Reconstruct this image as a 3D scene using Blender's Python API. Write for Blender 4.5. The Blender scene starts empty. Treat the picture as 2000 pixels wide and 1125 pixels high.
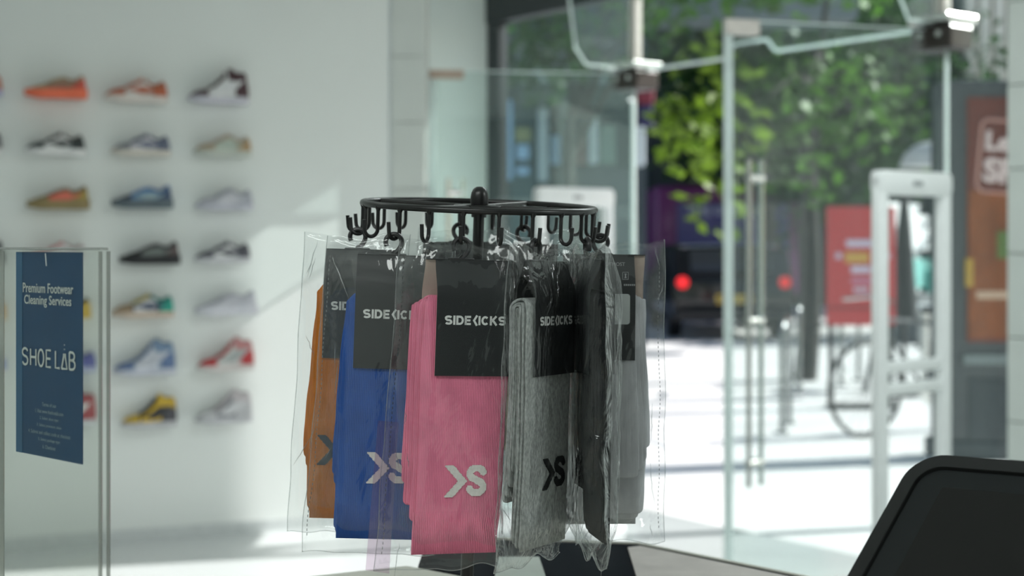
import bpy, bmesh, math, random
from mathutils import Matrix, Vector, noise
random.seed(7)
S = bpy.context.scene
COL = S.collection
PI = math.pi
# ------------------------------------------------------------------ camera, sky, sun, fill lights, exposure
F_PX, HC, YH = 2777.8, 1.35, 480.0        # focal length in pixels, eye height, horizon row
cam = bpy.data.cameras.new('camera'); cam.lens = 50; cam.sensor_width = 36
cam.shift_y = -(562.5 - YH) / 2000.0
cam.clip_start = 0.05; cam.clip_end = 200
cam.dof.use_dof = True; cam.dof.focus_distance = 1.385; cam.dof.aperture_fstop = 50 / 10.5
cam.dof.aperture_blades = 0
camo = bpy.data.objects.new('camera', cam); COL.objects.link(camo)
camo.location = (0, 0, HC); camo.rotation_euler = (PI / 2, 0, 0)
S.camera = camo
S.view_settings.view_transform = 'Standard'; S.view_settings.look = 'None'
S.view_settings.gamma = 1.0; S.view_settings.use_curve_mapping = False
S.view_settings.exposure = 0.0
try:
    S.cycles.transparent_max_bounces = 40; S.cycles.max_bounces = 10
    S.cycles.diffuse_bounces = 5; S.cycles.glossy_bounces = 5
    S.cycles.sample_clamp_indirect = 8.0
    S.cycles.caustics_reflective = False
except Exception:
    pass
LH = Vector((-0.970, -0.242)); K_SUN = 0.605          # where the sunlight travels, and its drop per metre
w = bpy.data.worlds.new('sky'); S.world = w; w.use_nodes = True
nt = w.node_tree; nt.nodes.clear()
bg = nt.nodes.new('ShaderNodeBackground'); wo = nt.nodes.new('ShaderNodeOutputWorld')
sk = nt.nodes.new('ShaderNodeTexSky'); sk.sky_type = 'NISHITA'; sk.sun_disc = False
sk.sun_elevation = math.atan(K_SUN); sk.sun_rotation = math.atan2(0.970, 0.242)
bg.inputs[1].default_value = 0.16
nt.links.new(sk.outputs[0], bg.inputs[0]); nt.links.new(bg.outputs[0], wo.inputs[0])
sun = bpy.data.lights.new('sun', 'SUN'); sun.energy = 8.0; sun.angle = math.radians(0.25); sun.color = (1.0, 0.985, 0.955)
suno = bpy.data.objects.new('sun', sun); COL.objects.link(suno)
suno.rotation_euler = Vector((LH.x, LH.y, -K_SUN)).to_track_quat('-Z', 'Y').to_euler()
suno.location = (8, 9, 9)
def area(name, loc, sx, sy, power, color):
    l = bpy.data.lights.new(name, 'AREA'); l.shape = 'RECTANGLE'; l.size = sx; l.size_y = sy
    l.energy = power; l.color = color
    o = bpy.data.objects.new(name, l); COL.objects.link(o); o.location = loc
    return o
area('fill_light', (-2.4, 2.6, 2.9), 2.4, 0.6, 7, (0.93, 1.0, 0.95))  # unseen fill lights added under the ceiling; this one lifts the shoe wall
area('fill_light', (1.3, 3.9, 2.9), 1.6, 0.5, 29, (0.92, 1.0, 0.99))  # added fill that brightens the white gates
area('fill_light', (-1.2, -0.7, 2.9), 2.4, 0.6, 52, (0.95, 1.0, 0.97))  # added fill from behind the camera onto the socks
area('fill_light', (3.6, 0.3, 2.9), 0.7, 0.7, 62, (0.95, 1.0, 0.98))  # added fill from the right onto the grey socks

# ------------------------------------------------------------------ helpers
def P(px, py, d):
    return Vector(((px - 1000) * d / F_PX, d, HC - (py - YH) * d / F_PX))
def nmat(name):
    m = bpy.data.materials.new(name); m.use_nodes = True
    t = m.node_tree; t.nodes.clear()
    out = t.nodes.new('ShaderNodeOutputMaterial')
    return m, t, out
def mat(name, col, rough=0.5, metal=0.0, var=0.06, vscale=30, bump=0.0, bscale=200, spec=0.5, coat=0.0, transl=0.0, emit=0.0):
    m, t, out = nmat(name)
    b = t.nodes.new('ShaderNodeBsdfPrincipled')
    tc = t.nodes.new('ShaderNodeTexCoord')
    n = t.nodes.new('ShaderNodeTexNoise'); n.inputs['Scale'].default_value = vscale; n.inputs['Detail'].default_value = 4
    t.links.new(tc.outputs['Object'], n.inputs['Vector'])
    r = t.nodes.new('ShaderNodeValToRGB')
    c = list(col[:3])
    r.color_ramp.elements[0].position = 0.3; r.color_ramp.elements[1].position = 0.7
    r.color_ramp.elements[0].color = [max(0, x * (1 - var)) for x in c] + [1]
    r.color_ramp.elements[1].color = [min(1, x * (1 + var)) for x in c] + [1]
    t.links.new(n.outputs['Fac'], r.inputs['Fac']); t.links.new(r.outputs['Color'], b.inputs['Base Color'])
    b.inputs['Roughness'].default_value = rough; b.inputs['Metallic'].default_value = metal
    b.inputs['Specular IOR Level'].default_value = spec
    b.inputs['Coat Weight'].default_value = coat
    if emit:
        b.inputs['Emission Color'].default_value = c + [1]; b.inputs['Emission Strength'].default_value = emit
    if bump:
        n2 = t.nodes.new('ShaderNodeTexNoise'); n2.inputs['Scale'].default_value = bscale; n2.inputs['Detail'].default_value = 3
        t.links.new(tc.outputs['Object'], n2.inputs['Vector'])
        bp = t.nodes.new('ShaderNodeBump'); bp.inputs['Strength'].default_value = bump; bp.inputs['Distance'].default_value = 0.002
        t.links.new(n2.outputs['Fac'], bp.inputs['Height']); t.links.new(bp.outputs[0], b.inputs['Normal'])
    last = b
    if transl:
        tr = t.nodes.new('ShaderNodeBsdfTranslucent'); t.links.new(r.outputs['Color'], tr.inputs['Color'])
        mx = t.nodes.new('ShaderNodeMixShader'); mx.inputs[0].default_value = transl
        t.links.new(b.outputs[0], mx.inputs[1]); t.links.new(tr.outputs[0], mx.inputs[2]); last = mx
    t.links.new(last.outputs[0], out.inputs[0])
    return m
def sheet_mat(name, tint, f0, f1, power, rough, haze=0.0, hazecol=(0.8, 0.8, 0.8), bump=0.0, bscale=60, dist=0.002, stretch=1.0):
    """thin clear sheet: what is behind shows through, the surface mirrors more at a slant"""
    m, t, out = nmat(name)
    tr = t.nodes.new('ShaderNodeBsdfTransparent'); tr.inputs[0].default_value = list(tint) + [1]
    gl = t.nodes.new('ShaderNodeBsdfGlossy'); gl.inputs['Roughness'].default_value = rough
    lw = t.nodes.new('ShaderNodeLayerWeight')
    pw = t.nodes.new('ShaderNodeMath'); pw.operation = 'POWER'; pw.inputs[1].default_value = power
    ma = t.nodes.new('ShaderNodeMath'); ma.operation = 'MULTIPLY_ADD'; ma.inputs[1].default_value = f1; ma.inputs[2].default_value = f0
    t.links.new(lw.outputs['Facing'], pw.inputs[0]); t.links.new(pw.outputs[0], ma.inputs[0])
    base = tr
    if haze:
        df = t.nodes.new('ShaderNodeBsdfTranslucent'); df.inputs[0].default_value = list(hazecol) + [1]
        d2 = t.nodes.new('ShaderNodeBsdfDiffuse'); d2.inputs[0].default_value = list(hazecol) + [1]
        mm = t.nodes.new('ShaderNodeMixShader'); mm.inputs[0].default_value = 0.5
        t.links.new(df.outputs[0], mm.inputs[1]); t.links.new(d2.outputs[0], mm.inputs[2])
        mh = t.nodes.new('ShaderNodeMixShader'); mh.inputs[0].default_value = haze
        t.links.new(tr.outputs[0], mh.inputs[1]); t.links.new(mm.outputs[0], mh.inputs[2]); base = mh
    mx = t.nodes.new('ShaderNodeMixShader')
    t.links.new(ma.outputs[0], mx.inputs[0]); t.links.new(base.outputs[0], mx.inputs[1]); t.links.new(gl.outputs[0], mx.inputs[2])
    if bump:
        tc = t.nodes.new('ShaderNodeTexCoord'); mp = t.nodes.new('ShaderNodeMapping'); mp.inputs['Scale'].default_value = (1, 1, stretch)
        n = t.nodes.new('ShaderNodeTexNoise'); n.inputs['Scale'].default_value = bscale; n.inputs['Detail'].default_value = 3
        n.inputs['Distortion'].default_value = 1.2
        t.links.new(tc.outputs['Object'], mp.inputs[0]); t.links.new(mp.outputs[0], n.inputs['Vector'])
        bp = t.nodes.new('ShaderNodeBump'); bp.inputs['Strength'].default_value = bump; bp.inputs['Distance'].default_value = dist
        t.links.new(n.outputs['Fac'], bp.inputs['Height'])
        t.links.new(bp.outputs[0], gl.inputs['Normal']); t.links.new(bp.outputs[0], lw.inputs['Normal'])
    t.links.new(mx.outputs[0], out.inputs[0])
    return m
def knit_mat(name, col, heather=0.0, transl=0.0):
    """ribbed knit: fine upright ribs and tiny stitches as relief"""
    m, t, out = nmat(name)
    b = t.nodes.new('ShaderNodeBsdfPrincipled'); b.inputs['Roughness'].default_value = 0.95
    b.inputs['Specular IOR Level'].default_value = 0.15
    b.inputs['Sheen Weight'].default_value = 0.12 if max(col) > 0.1 else 0.0; b.inputs['Sheen Roughness'].default_value = 0.5
    tc = t.nodes.new('ShaderNodeTexCoord'); sp = t.nodes.new('ShaderNodeSeparateXYZ')
    t.links.new(tc.outputs['Object'], sp.inputs[0])
    def sine(o, k):
        a = t.nodes.new('ShaderNodeMath'); a.operation = 'MULTIPLY'; a.inputs[1].default_value = k
        s = t.nodes.new('ShaderNodeMath'); s.operation = 'SINE'
        t.links.new(o, a.inputs[0]); t.links.new(a.outputs[0], s.inputs[0]); return s.outputs[0]
    rib = sine(sp.outputs['X'], 2 * PI / 0.0017); st = sine(sp.outputs['Z'], 2 * PI / 0.0011)
    ad = t.nodes.new('ShaderNodeMath'); ad.operation = 'MULTIPLY_ADD'; ad.inputs[1].default_value = 0.25
    t.links.new(st, ad.inputs[0]); t.links.new(rib, ad.inputs[2])
    bp = t.nodes.new('ShaderNodeBump'); bp.inputs['Strength'].default_value = 0.42; bp.inputs['Distance'].default_value = 0.0005
    t.links.new(ad.outputs[0], bp.inputs['Height']); t.links.new(bp.outputs[0], b.inputs['Normal'])
    n = t.nodes.new('ShaderNodeTexNoise'); n.inputs['Scale'].default_value = 260 if heather else 40; n.inputs['Detail'].default_value = 4
    mp = t.nodes.new('ShaderNodeMapping'); mp.inputs['Scale'].default_value = (1.5, 1.5, 0.8)
    t.links.new(tc.outputs['Object'], mp.inputs[0]); t.links.new(mp.outputs[0], n.inputs['Vector'])
    r = t.nodes.new('ShaderNodeValToRGB'); v = heather or 0.1
    r.color_ramp.elements[0].position = 0.32; r.color_ramp.elements[1].position = 0.68
    r.color_ramp.elements[0].color = [x * (1 - v) for x in col] + [1]
    r.color_ramp.elements[1].color = [min(1, x * (1 + v)) for x in col] + [1]
    t.links.new(n.outputs['Fac'], r.inputs['Fac']); t.links.new(r.outputs['Color'], b.inputs['Base Color'])
    last = b
    if transl:
        tl = t.nodes.new('ShaderNodeBsdfTranslucent'); t.links.new(r.outputs['Color'], tl.inputs['Color'])
        mx = t.nodes.new('ShaderNodeMixShader'); mx.inputs[0].default_value = transl
        t.links.new(b.outputs[0], mx.inputs[1]); t.links.new(tl.outputs[0], mx.inputs[2]); last = mx
    t.links.new(last.outputs[0], out.inputs[0])
    return m

def BM(): return bmesh.new()
def box(bm, c, s, M=None, bev=0.0, seg=2):
    t = bmesh.new(); bmesh.ops.create_cube(t, size=1)
    bmesh.ops.scale(t, vec=Vector(s), verts=t.verts)
    if bev: bmesh.ops.bevel(t, geom=t.edges[:], offset=bev, segments=seg, affect='EDGES', profile=0.5)
    bmesh.ops.translate(t, vec=Vector(c), verts=t.verts)
    if M is not None: bmesh.ops.transform(t, matrix=M, verts=t.verts)
    me = bpy.data.meshes.new('tmp'); t.to_mesh(me); t.free(); bm.from_mesh(me); bpy.data.meshes.remove(me)
    return bm
def prism(bm, poly, a, b, M=None, bev=0.0, seg=2):
    """outline in local x,z given thickness along y from a to b"""
    t = bmesh.new()
    v0 = [t.verts.new((x, a, z)) for x, z in poly]; v1 = [t.verts.new((x, b, z)) for x, z in poly]
    n = len(poly)
    t.faces.new(v0); t.faces.new(v1[::-1])
    for i in range(n): t.faces.new((v0[i], v1[i], v1[(i + 1) % n], v0[(i + 1) % n]))
    bmesh.ops.recalc_face_normals(t, faces=t.faces)
    if bev: bmesh.ops.bevel(t, geom=t.edges[:], offset=bev, segments=seg, affect='EDGES', profile=0.5)
    if M is not None: bmesh.ops.transform(t, matrix=M, verts=t.verts)
    me = bpy.data.meshes.new('tmp'); t.to_mesh(me); t.free(); bm.from_mesh(me); bpy.data.meshes.remove(me)
    return bm
def slab(bm, poly, z0, z1):
    """outline in x,y given height"""
    M = Matrix(((1, 0, 0, 0), (0, 0, 1, 0), (0, 1, 0, 0), (0, 0, 0, 1)))
    return prism(bm, poly, z0, z1, M)
def tube(bm, pts, r, seg=10, closed=False, caps=True):
    pts = [Vector(p) for p in pts]; n = len(pts)
    rr = r if isinstance(r, (list, tuple)) else [r] * n
    rings = []; up = None
    for i, p in enumerate(pts):
        a = pts[(i - 1) % n] if (closed or i > 0) else p
        b = pts[(i + 1) % n] if (closed or i < n - 1) else p
        d = (b - a).normalized()
        if up is None:
            up = Vector((0, 0, 1)) if abs(d.z) < 0.9 else Vector((1, 0, 0))
        x = up.cross(d)
        if x.length < 1e-6: x = Vector((1, 0, 0)).cross(d)
        x.normalize(); y = d.cross(x).normalized(); up = y
        rings.append([bm.verts.new(p + (x * math.cos(2 * PI * k / seg) + y * math.sin(2 * PI * k / seg)) * rr[i]) for k in range(seg)])
    for i in range(n if closed else n - 1):
        A, B = rings[i], rings[(i + 1) % n]
        for k in range(seg):
            bm.faces.new((A[k], A[(k + 1) % seg], B[(k + 1) % seg], B[k]))
    if caps and not closed:
        bm.faces.new(rings[0][::-1]); bm.faces.new(rings[-1])
    return bm
def lathe(bm, prof, seg=24, c=(0, 0, 0)):
    c = Vector(c); rings = []
    for r, z in prof:
        if r < 1e-6: rings.append([bm.verts.new(c + Vector((0, 0, z)))])
        else: rings.append([bm.verts.new(c + Vector((r * math.cos(2 * PI * k / seg), r * math.sin(2 * PI * k / seg), z))) for k in range(seg)])
    for A, B in zip(rings, rings[1:]):
        for k in range(seg):
            k2 = (k + 1) % seg
            if len(A) == 1 and len(B) == 1: continue
            if len(A) == 1: bm.faces.new((A[0], B[k], B[k2]))
            elif len(B) == 1: bm.faces.new((A[k], A[k2], B[0]))
            else: bm.faces.new((A[k], A[k2], B[k2], B[k]))
    return bm
def surf(bm, fn, nu, nv, closed_v=False):
    V = [[bm.verts.new(fn(i / nu, j / nv)) for j in range(nv if closed_v else nv + 1)] for i in range(nu + 1)]
    m = nv if closed_v else nv + 1
    for i in range(nu):
        for j in range(nv):
            bm.faces.new((V[i][j], V[i + 1][j], V[i + 1][(j + 1) % m], V[i][(j + 1) % m]))
    return V
def obj(name, bm, m, parent=None, smooth=False, M=None, recalc=True):
    if recalc: bmesh.ops.recalc_face_normals(bm, faces=bm.faces)
    me = bpy.data.meshes.new(name); bm.to_mesh(me); bm.free()
    me.materials.append(m)
    if smooth:
        me.polygons.foreach_set('use_smooth', [True] * len(me.polygons))
        if smooth != 'all':
            try: me.set_sharp_from_angle(angle=math.radians(40))
            except Exception: pass
    o = bpy.data.objects.new(name, me); COL.objects.link(o)
    if parent is not None: o.parent = parent
    if M is not None: o.matrix_basis = M
    return o
def share(o, parent=None, M=None):
    c = o.copy(); COL.objects.link(c)
    if parent is not None: c.parent = parent
    if M is not None: c.matrix_basis = M
    return c
def tag(o, label, cat, group=None):
    o['label'] = label; o['category'] = cat
    if group: o['group'] = group
    return o
def thing(name, label, cat, M, group=None):
    o = bpy.data.objects.new(name, None); COL.objects.link(o); o.empty_display_size = 0.05
    o.matrix_basis = M if isinstance(M, Matrix) else Matrix.Translation(M)
    return tag(o, label, cat, group)
def struct(o): o['kind'] = 'structure'; return o
def sroot(name, M=None):
    o = bpy.data.objects.new(name, None); COL.objects.link(o); o.empty_display_size = 0.05
    if M is not None: o.matrix_basis = M
    return struct(o)
def frame(o, x, z=(0, 0, 1)):
    x = Vector(x).normalized(); z = Vector(z); y = z.cross(x).normalized(); z = x.cross(y)
    return Matrix(((x.x, y.x, z.x, o[0]), (x.y, y.y, z.y, o[1]), (x.z, y.z, z.z, o[2]), (0, 0, 0, 1)))
def text_bm(body, size, bold=0.0, sx=1.0, align='CENTER', spacing=1.0, ext=0.0002):
    """flat raised lettering standing in local x,z, facing -y; returns bmesh and its x range"""
    cu = bpy.data.curves.new('t', 'FONT'); cu.body = body; cu.size = size; cu.align_x = align
    cu.offset = bold; cu.extrude = ext; cu.space_character = spacing; cu.resolution_u = 3
    o = bpy.data.objects.new('t', cu); COL.objects.link(o)
    dg = bpy.context.evaluated_depsgraph_get()
    me = bpy.data.meshes.new_from_object(o.evaluated_get(dg))
    bpy.data.objects.remove(o); bpy.data.curves.remove(cu)
    bm = BM(); bm.from_mesh(me); bpy.data.meshes.remove(me)
    bmesh.ops.transform(bm, matrix=Matrix(((sx, 0, 0, 0), (0, 0, -1, 0), (0, 1, 0, 0), (0, 0, 0, 1))), verts=bm.verts)
    xs = [v.co.x for v in bm.verts] or [0]
    return bm, min(xs), max(xs)
def lerp(tab, u):
    for (a, b), (c, d) in zip(tab, tab[1:]):
        if u <= c:
            k = (u - a) / (c - a) if c > a else 0
            k = k * k * (3 - 2 * k) * 0.5 + k * 0.5
            return b + (d - b) * k
    return tab[-1][1]
def sstep(a, b, x):
    t = max(0.0, min(1.0, (x - a) / (b - a))); return t * t * (3 - 2 * t)

# ------------------------------------------------------------------ materials
M = {}
M['wall'] = mat('white wall paint', (0.76, 0.79, 0.77), 0.6, var=0.015, vscale=2, bump=0.05, bscale=120)
M['tile'] = mat('pale grey wall tile', (0.66, 0.69, 0.66), 0.35, var=0.03, vscale=5)
M['grout'] = mat('grey grout', (0.42, 0.44, 0.42), 0.9)
M['floor'] = mat('white polished floor', (0.60, 0.63, 0.63), 0.22, var=0.03, vscale=3)
M['ceiling'] = mat('white ceiling paint', (0.8, 0.82, 0.8), 0.8, var=0.01)
M['paving'] = mat('pale stone paving', (0.82, 0.80, 0.785), 0.85, var=0.08, vscale=1.2, bump=0.2, bscale=30)
M['frame'] = mat('dark grey aluminium', (0.028, 0.034, 0.038), 0.4, metal=0.2)
M['glass'] = sheet_mat('clear door glass', (0.92, 0.97, 0.96), 0.075, 0.9, 4.0, 0.0, haze=0.012, hazecol=(0.62, 0.8, 0.78))
M['clear'] = sheet_mat('clear window glass', (0.93, 0.975, 0.965), 0.03, 0.9, 4.0, 0.0, haze=0.008, hazecol=(0.62, 0.8, 0.78))
M['edge'] = mat('polished glass edge', (0.88, 0.94, 0.93), 0.12, var=0.04, spec=0.9, transl=0.5)
M['steel'] = mat('polished steel', (0.62, 0.62, 0.60), 0.22, metal=1.0, var=0.04)
M['galvanised'] = mat('dark galvanised steel', (0.22, 0.23, 0.23), 0.25, metal=1.0, var=0.05)
M['fitting'] = mat('brushed bronze fitting', (0.47, 0.36, 0.29), 0.45, metal=0.35)
M['fitting_pale'] = mat('satin steel fitting', (0.62, 0.57, 0.53), 0.4, metal=0.3)
M['darkmetal'] = mat('black metal', (0.02, 0.02, 0.022), 0.4, metal=0.3)
M['hinge'] = mat('dark brown hinge metal', (0.035, 0.028, 0.024), 0.3, metal=0.3)
M['gate'] = mat('white gate plastic', (0.88, 0.90, 0.90), 0.35, var=0.02)
M['gate_mark'] = mat('grey plastic badge', (0.35, 0.37, 0.38), 0.4)
M['cream'] = mat('cream laminate', (0.70, 0.69, 0.62), 0.5, var=0.03, vscale=8)
M['blackgloss'], _t, _o = nmat('black glass counter')
_d = _t.nodes.new('ShaderNodeBsdfDiffuse'); _g = _t.nodes.new('ShaderNodeBsdfGlossy'); _m = _t.nodes.new('ShaderNodeMixShader')
_n = _t.nodes.new('ShaderNodeTexNoise'); _n.inputs['Scale'].default_value = 12; _r = _t.nodes.new('ShaderNodeValToRGB')
_r.color_ramp.elements[0].color = (0.010, 0.012, 0.017, 1); _r.color_ramp.elements[1].color = (0.014, 0.016, 0.022, 1)
_t.links.new(_n.outputs['Fac'], _r.inputs['Fac']); _t.links.new(_r.outputs['Color'], _d.inputs['Color'])
_g.inputs['Roughness'].default_value = 0.12; _m.inputs[0].default_value = 0.035
_t.links.new(_d.outputs[0], _m.inputs[1]); _t.links.new(_g.outputs[0], _m.inputs[2]); _t.links.new(_m.outputs[0], _o.inputs[0])
M['blackwire'] = mat('black coated wire', (0.010, 0.010, 0.010), 0.3, var=0.1, spec=0.5)
M['hanger'] = mat('black hanger plastic', (0.012, 0.012, 0.013), 0.38)
M['card'] = mat('black header card', (0.013, 0.015, 0.016), 0.45, var=0.1, spec=0.4)
M['kraft'] = mat('uncoated card lining', (0.50, 0.40, 0.34), 0.9, var=0.05, vscale=80)
M['white_print'] = mat('white print', (0.74, 0.75, 0.73), 0.6)
M['grey_print'] = mat('grey print', (0.33, 0.34, 0.34), 0.6)
M['knit_white'] = mat('white knit', (0.74, 0.71, 0.68), 0.95, var=0.08, vscale=300, spec=0.1)
M['knit_navy'] = mat('dark navy knit', (0.035, 0.05, 0.07), 0.95, var=0.1, vscale=300, spec=0.1)
M['knit_black'] = mat('black knit', (0.012, 0.013, 0.014), 0.95, var=0.1, vscale=300, spec=0.1)
M['film'] = sheet_mat('clear bag film', (0.975, 0.98, 0.98), 0.055, 0.6, 3.4, 0.05, haze=0.018, hazecol=(0.8, 0.84, 0.84), bump=0.5, bscale=15, dist=0.010, stretch=0.6)
M['film_crinkled'] = sheet_mat('crinkled bag film', (0.975, 0.98, 0.98), 0.055, 0.65, 2.6, 0.06, haze=0.012, hazecol=(0.8, 0.84, 0.84), bump=0.8, bscale=38, dist=0.008, stretch=0.5)
M['film_fold'] = sheet_mat('folded bag film', (0.93, 0.95, 0.95), 0.10, 0.8, 2.0, 0.12, haze=0.16, hazecol=(0.85, 0.88, 0.88), bump=0.5, bscale=120, dist=0.002)
M['tape'] = sheet_mat('pinkish tape flap', (0.93, 0.86, 0.92), 0.05, 0.6, 3.0, 0.15, haze=0.05, hazecol=(0.75, 0.6, 0.72))
M['seam'] = sheet_mat('heat seal stitches', (0.45, 0.47, 0.47), 0.15, 0.8, 2.0, 0.1, haze=0.15, hazecol=(0.7, 0.72, 0.72))
M['acrylic'] = sheet_mat('clear acrylic', (0.955, 0.965, 0.955), 0.010, 0.25, 4.0, 0.02, haze=0.004, hazecol=(0.75, 0.77, 0.74))
M['acrylic_edge'] = sheet_mat('acrylic edge', (0.70, 0.72, 0.70), 0.12, 0.8, 2.0, 0.08, haze=0.30, hazecol=(0.72, 0.72, 0.70))
M['poster_blue'] = mat('dark blue printed paper', (0.008, 0.050, 0.120), 0.6, spec=0.25, var=0.06, vscale=25)
M['poster_strip'] = mat('lighter blue fold', (0.024, 0.095, 0.19), 0.5, spec=0.25, var=0.06, vscale=25)
M['poster_text'] = mat('grey poster lettering', (0.50, 0.54, 0.53), 0.6)
M['poster_small'] = mat('dim poster lettering', (0.20, 0.27, 0.31), 0.6)
M['screen_body'] = mat('matte black plastic', (0.011, 0.012, 0.012), 0.55, spec=0.35, bump=0.1, bscale=900)
M['screen_glass'] = mat('dark screen glass', (0.010, 0.010, 0.0095), 0.25, var=0.02, spec=0.25)

# ------------------------------------------------------------------ the room
FA = Vector((0.635, 7.35)); FD = Vector((-0.605, 0.796))           # shop front: hinge point of the far door leaf, and its run
def Ft(t): return FA + FD * t
NIN = Vector((-0.796, -0.605))                                       # into the shop
UW = Vector((0.927, 0.375)); NW = Vector((0.375, -0.927)); WA = Vector((-1.72, 6.5))
def Wt(s): return WA + UW * s
H_HEAD, H_TR = 2.645, 2.25
room = [Wt(-3.5), Wt(1.207), Vector((-0.601, 7.25)), Vector((-0.62, 8.2)), Ft(1.25), Ft(-2.187), Ft(-8), Vector((5.475, -3)), Vector((-4.965, -3))]
struct(obj('floor', slab(BM(), [tuple(p) for p in room], -0.1, 0.0), M['floor']))
struct(obj('ceiling', slab(BM(), [tuple(p) for p in room], 2.95, 3.1), M['ceiling']))
def wallseg(name, a, b, z0, z1, th, m, parent=None):
    a, b = Vector(a), Vector(b); d = (b - a).normalized()
    n = Vector((-d.y, d.x))                                          # room polygon runs clockwise here: outside is on the left
    o = obj(name, slab(BM(), [tuple(a), tuple(b), tuple(b + n * th), tuple(a + n * th)], z0, z1), m, parent)
    return o
wl = struct(wallseg('wall_left', room[0], room[1], 0, 2.95, 0.12, M['wall']))
struct(wallseg('wall_recess', room[2], room[3], 0, 2.95, 0.1, M['wall']))
struct(wallseg('wall_far', room[3], room[4], 0, 2.95, 0.1, M['wall']))
wr = struct(wallseg('wall_right', Ft(-2.187), room[6], 0, 2.95, 0.2, M['grout']))
struct(wallseg('wall_side', room[6], room[7], 0, 2.95, 0.1, M['wall']))
struct(wallseg('wall_back', room[7], (1.1, -3), 0, 2.95, 0.1, mat('dark back wall for reflections', (0.03, 0.032, 0.034), 0.6)))  # unseen half made dark to put contrast into the bag film reflections
struct(wallseg('wall_back', (1.1, -3), room[8], 0, 2.95, 0.1, M['wall']))
struct(wallseg('wall_corner', room[8], room[0], 0, 2.95, 0.1, M['wall']))
# baseboard along the shoe wall
struct(wallseg('baseboard_left', Wt(1.2) + NW * 0.001, Wt(-3.4) + NW * 0.001, 0, 0.055, 0.011, mat('pale baseboard', (0.60, 0.63, 0.63), 0.5)))
# tiled pilaster where the shoe wall ends
pil = struct(obj('wall_pilaster', box(BM(), (-0.5085, 7.09, 1.475), (0.173, 0.24, 2.95)), M['grout']))
tb = obj('tile', box(BM(), (0, 0, 0), (0.171, 0.012, 0.321), bev=0.002, seg=1), M['tile'], pil)
tb.location = (-0.5085, 6.966, 0.165)
for k in range(1, 9): share(tb, pil).location = (-0.5085, 6.966, 0.165 + 0.325 * k)
# tiles on the right-hand wall, first two columns from the shop front
tr = None
for c in range(3):
    for k in range(9):
        p = Ft(-2.187 - 0.31 - 0.62 * c) + NIN * 0.006
        Mx = frame((p.x, p.y, 0.165 + 0.33 * k), (FD.x, FD.y, 0))
        if tr is None: tr = obj('tile', box(BM(), (0, 0, 0), (0.615, 0.012, 0.325), bev=0.002, seg=1), M['tile'], wr, M=Mx)
        else: share(tr, wr, Mx)
struct(wallseg('wall_right_plaster', Ft(-2.187 - 1.87) + NIN * 0.012, Ft(-7.9) + NIN * 0.012, 0, 2.95, 0.011, M['wall']))

# shop front: dark head beam, posts, transom, side panes, two frameless leaves
def bar(name, t0, t1, z0, z1, m, th=0.09, kind=True, off=0.0):
    c = (Ft(t0) + Ft(t1)) / 2 + NIN * off
    Mx = frame((c.x, c.y, (z0 + z1) / 2), (FD.x, FD.y, 0))
    o = obj(name, box(BM(), (0, 0, 0), (abs(t1 - t0), th, z1 - z0), bev=0.004, seg=1), m, M=Mx)
    return struct(o) if kind else o
bar('trim_1', -2.19, 1.25, H_HEAD, 3.1, M['frame'])
bar('trim_2', 1.13, 1.25, 0, H_HEAD, M['frame'], 0.07)
bar('trim_3', 0.02, 1.13, 0, 0.06, M['frame'], 0.06)
struct(bar('wall_upper', -8, 3.0, 3.1, 6.0, mat('render above shop front', (0.3, 0.31, 0.31), 0.8), 0.3, off=-0.1))
def pane(name, t0, t1, outline, m, edge_m, th=0.012):
    """glass sheet in the shop-front plane with its own bright polished edge"""
    a = Ft(t0); Mx = frame((a.x, a.y, 0), (-FD.x, -FD.y, 0))
    root = sroot(name, Mx)
    obj('pane', prism(BM(), outline, -th / 2, th / 2), m, root)
    return root
w1 = pane('window_1', 1.12, 0.02, [(0.0, 0.06), (1.12, 0.06), (1.12, H_HEAD), (0.0, H_HEAD)], M['clear'], M['edge'])
e = obj('edge', box(BM(), (1.11, 0, 1.2), (0.022, 0.020, 2.3), bev=0.003, seg=1), M['edge'], w1)
# transom over the doorway; its lower edge steps up round the middle patch lock
Wd = 1.877
ou = [(0, H_HEAD), (0, H_TR), (0.62, H_TR)]
ou += [(0.62 + 0.10 * k / 8, H_TR + 0.062 * sstep(0, 1, k / 8)) for k in range(1, 9)]
ou += [(0.90, H_TR + 0.062)] + [(0.90 + 0.08 * k / 6, H_TR + 0.062 * (1 - sstep(0, 1, k / 6))) for k in range(1, 7)]
ou += [(Wd, H_TR), (Wd, H_HEAD)]
w2 = pane('window_2', 0, -Wd, ou, M['clear'], M['edge'])
obj('edge', tube(BM(), [(x, 0, z) for x, z in ou[1:-1]], 0.009, 8), M['edge'], w2, True)
w3 = pane('window_3', -Wd, -2.19, [(0.02, 0.0), (0.31, 0.0), (0.31, H_HEAD), (0.02, H_HEAD)], M['clear'], M['edge'])
obj('edge', box(BM(), (0.022, 0, 1.2), (0.014, 0.016, 2.3), bev=0.003, seg=1), M['edge'], w3)
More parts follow.
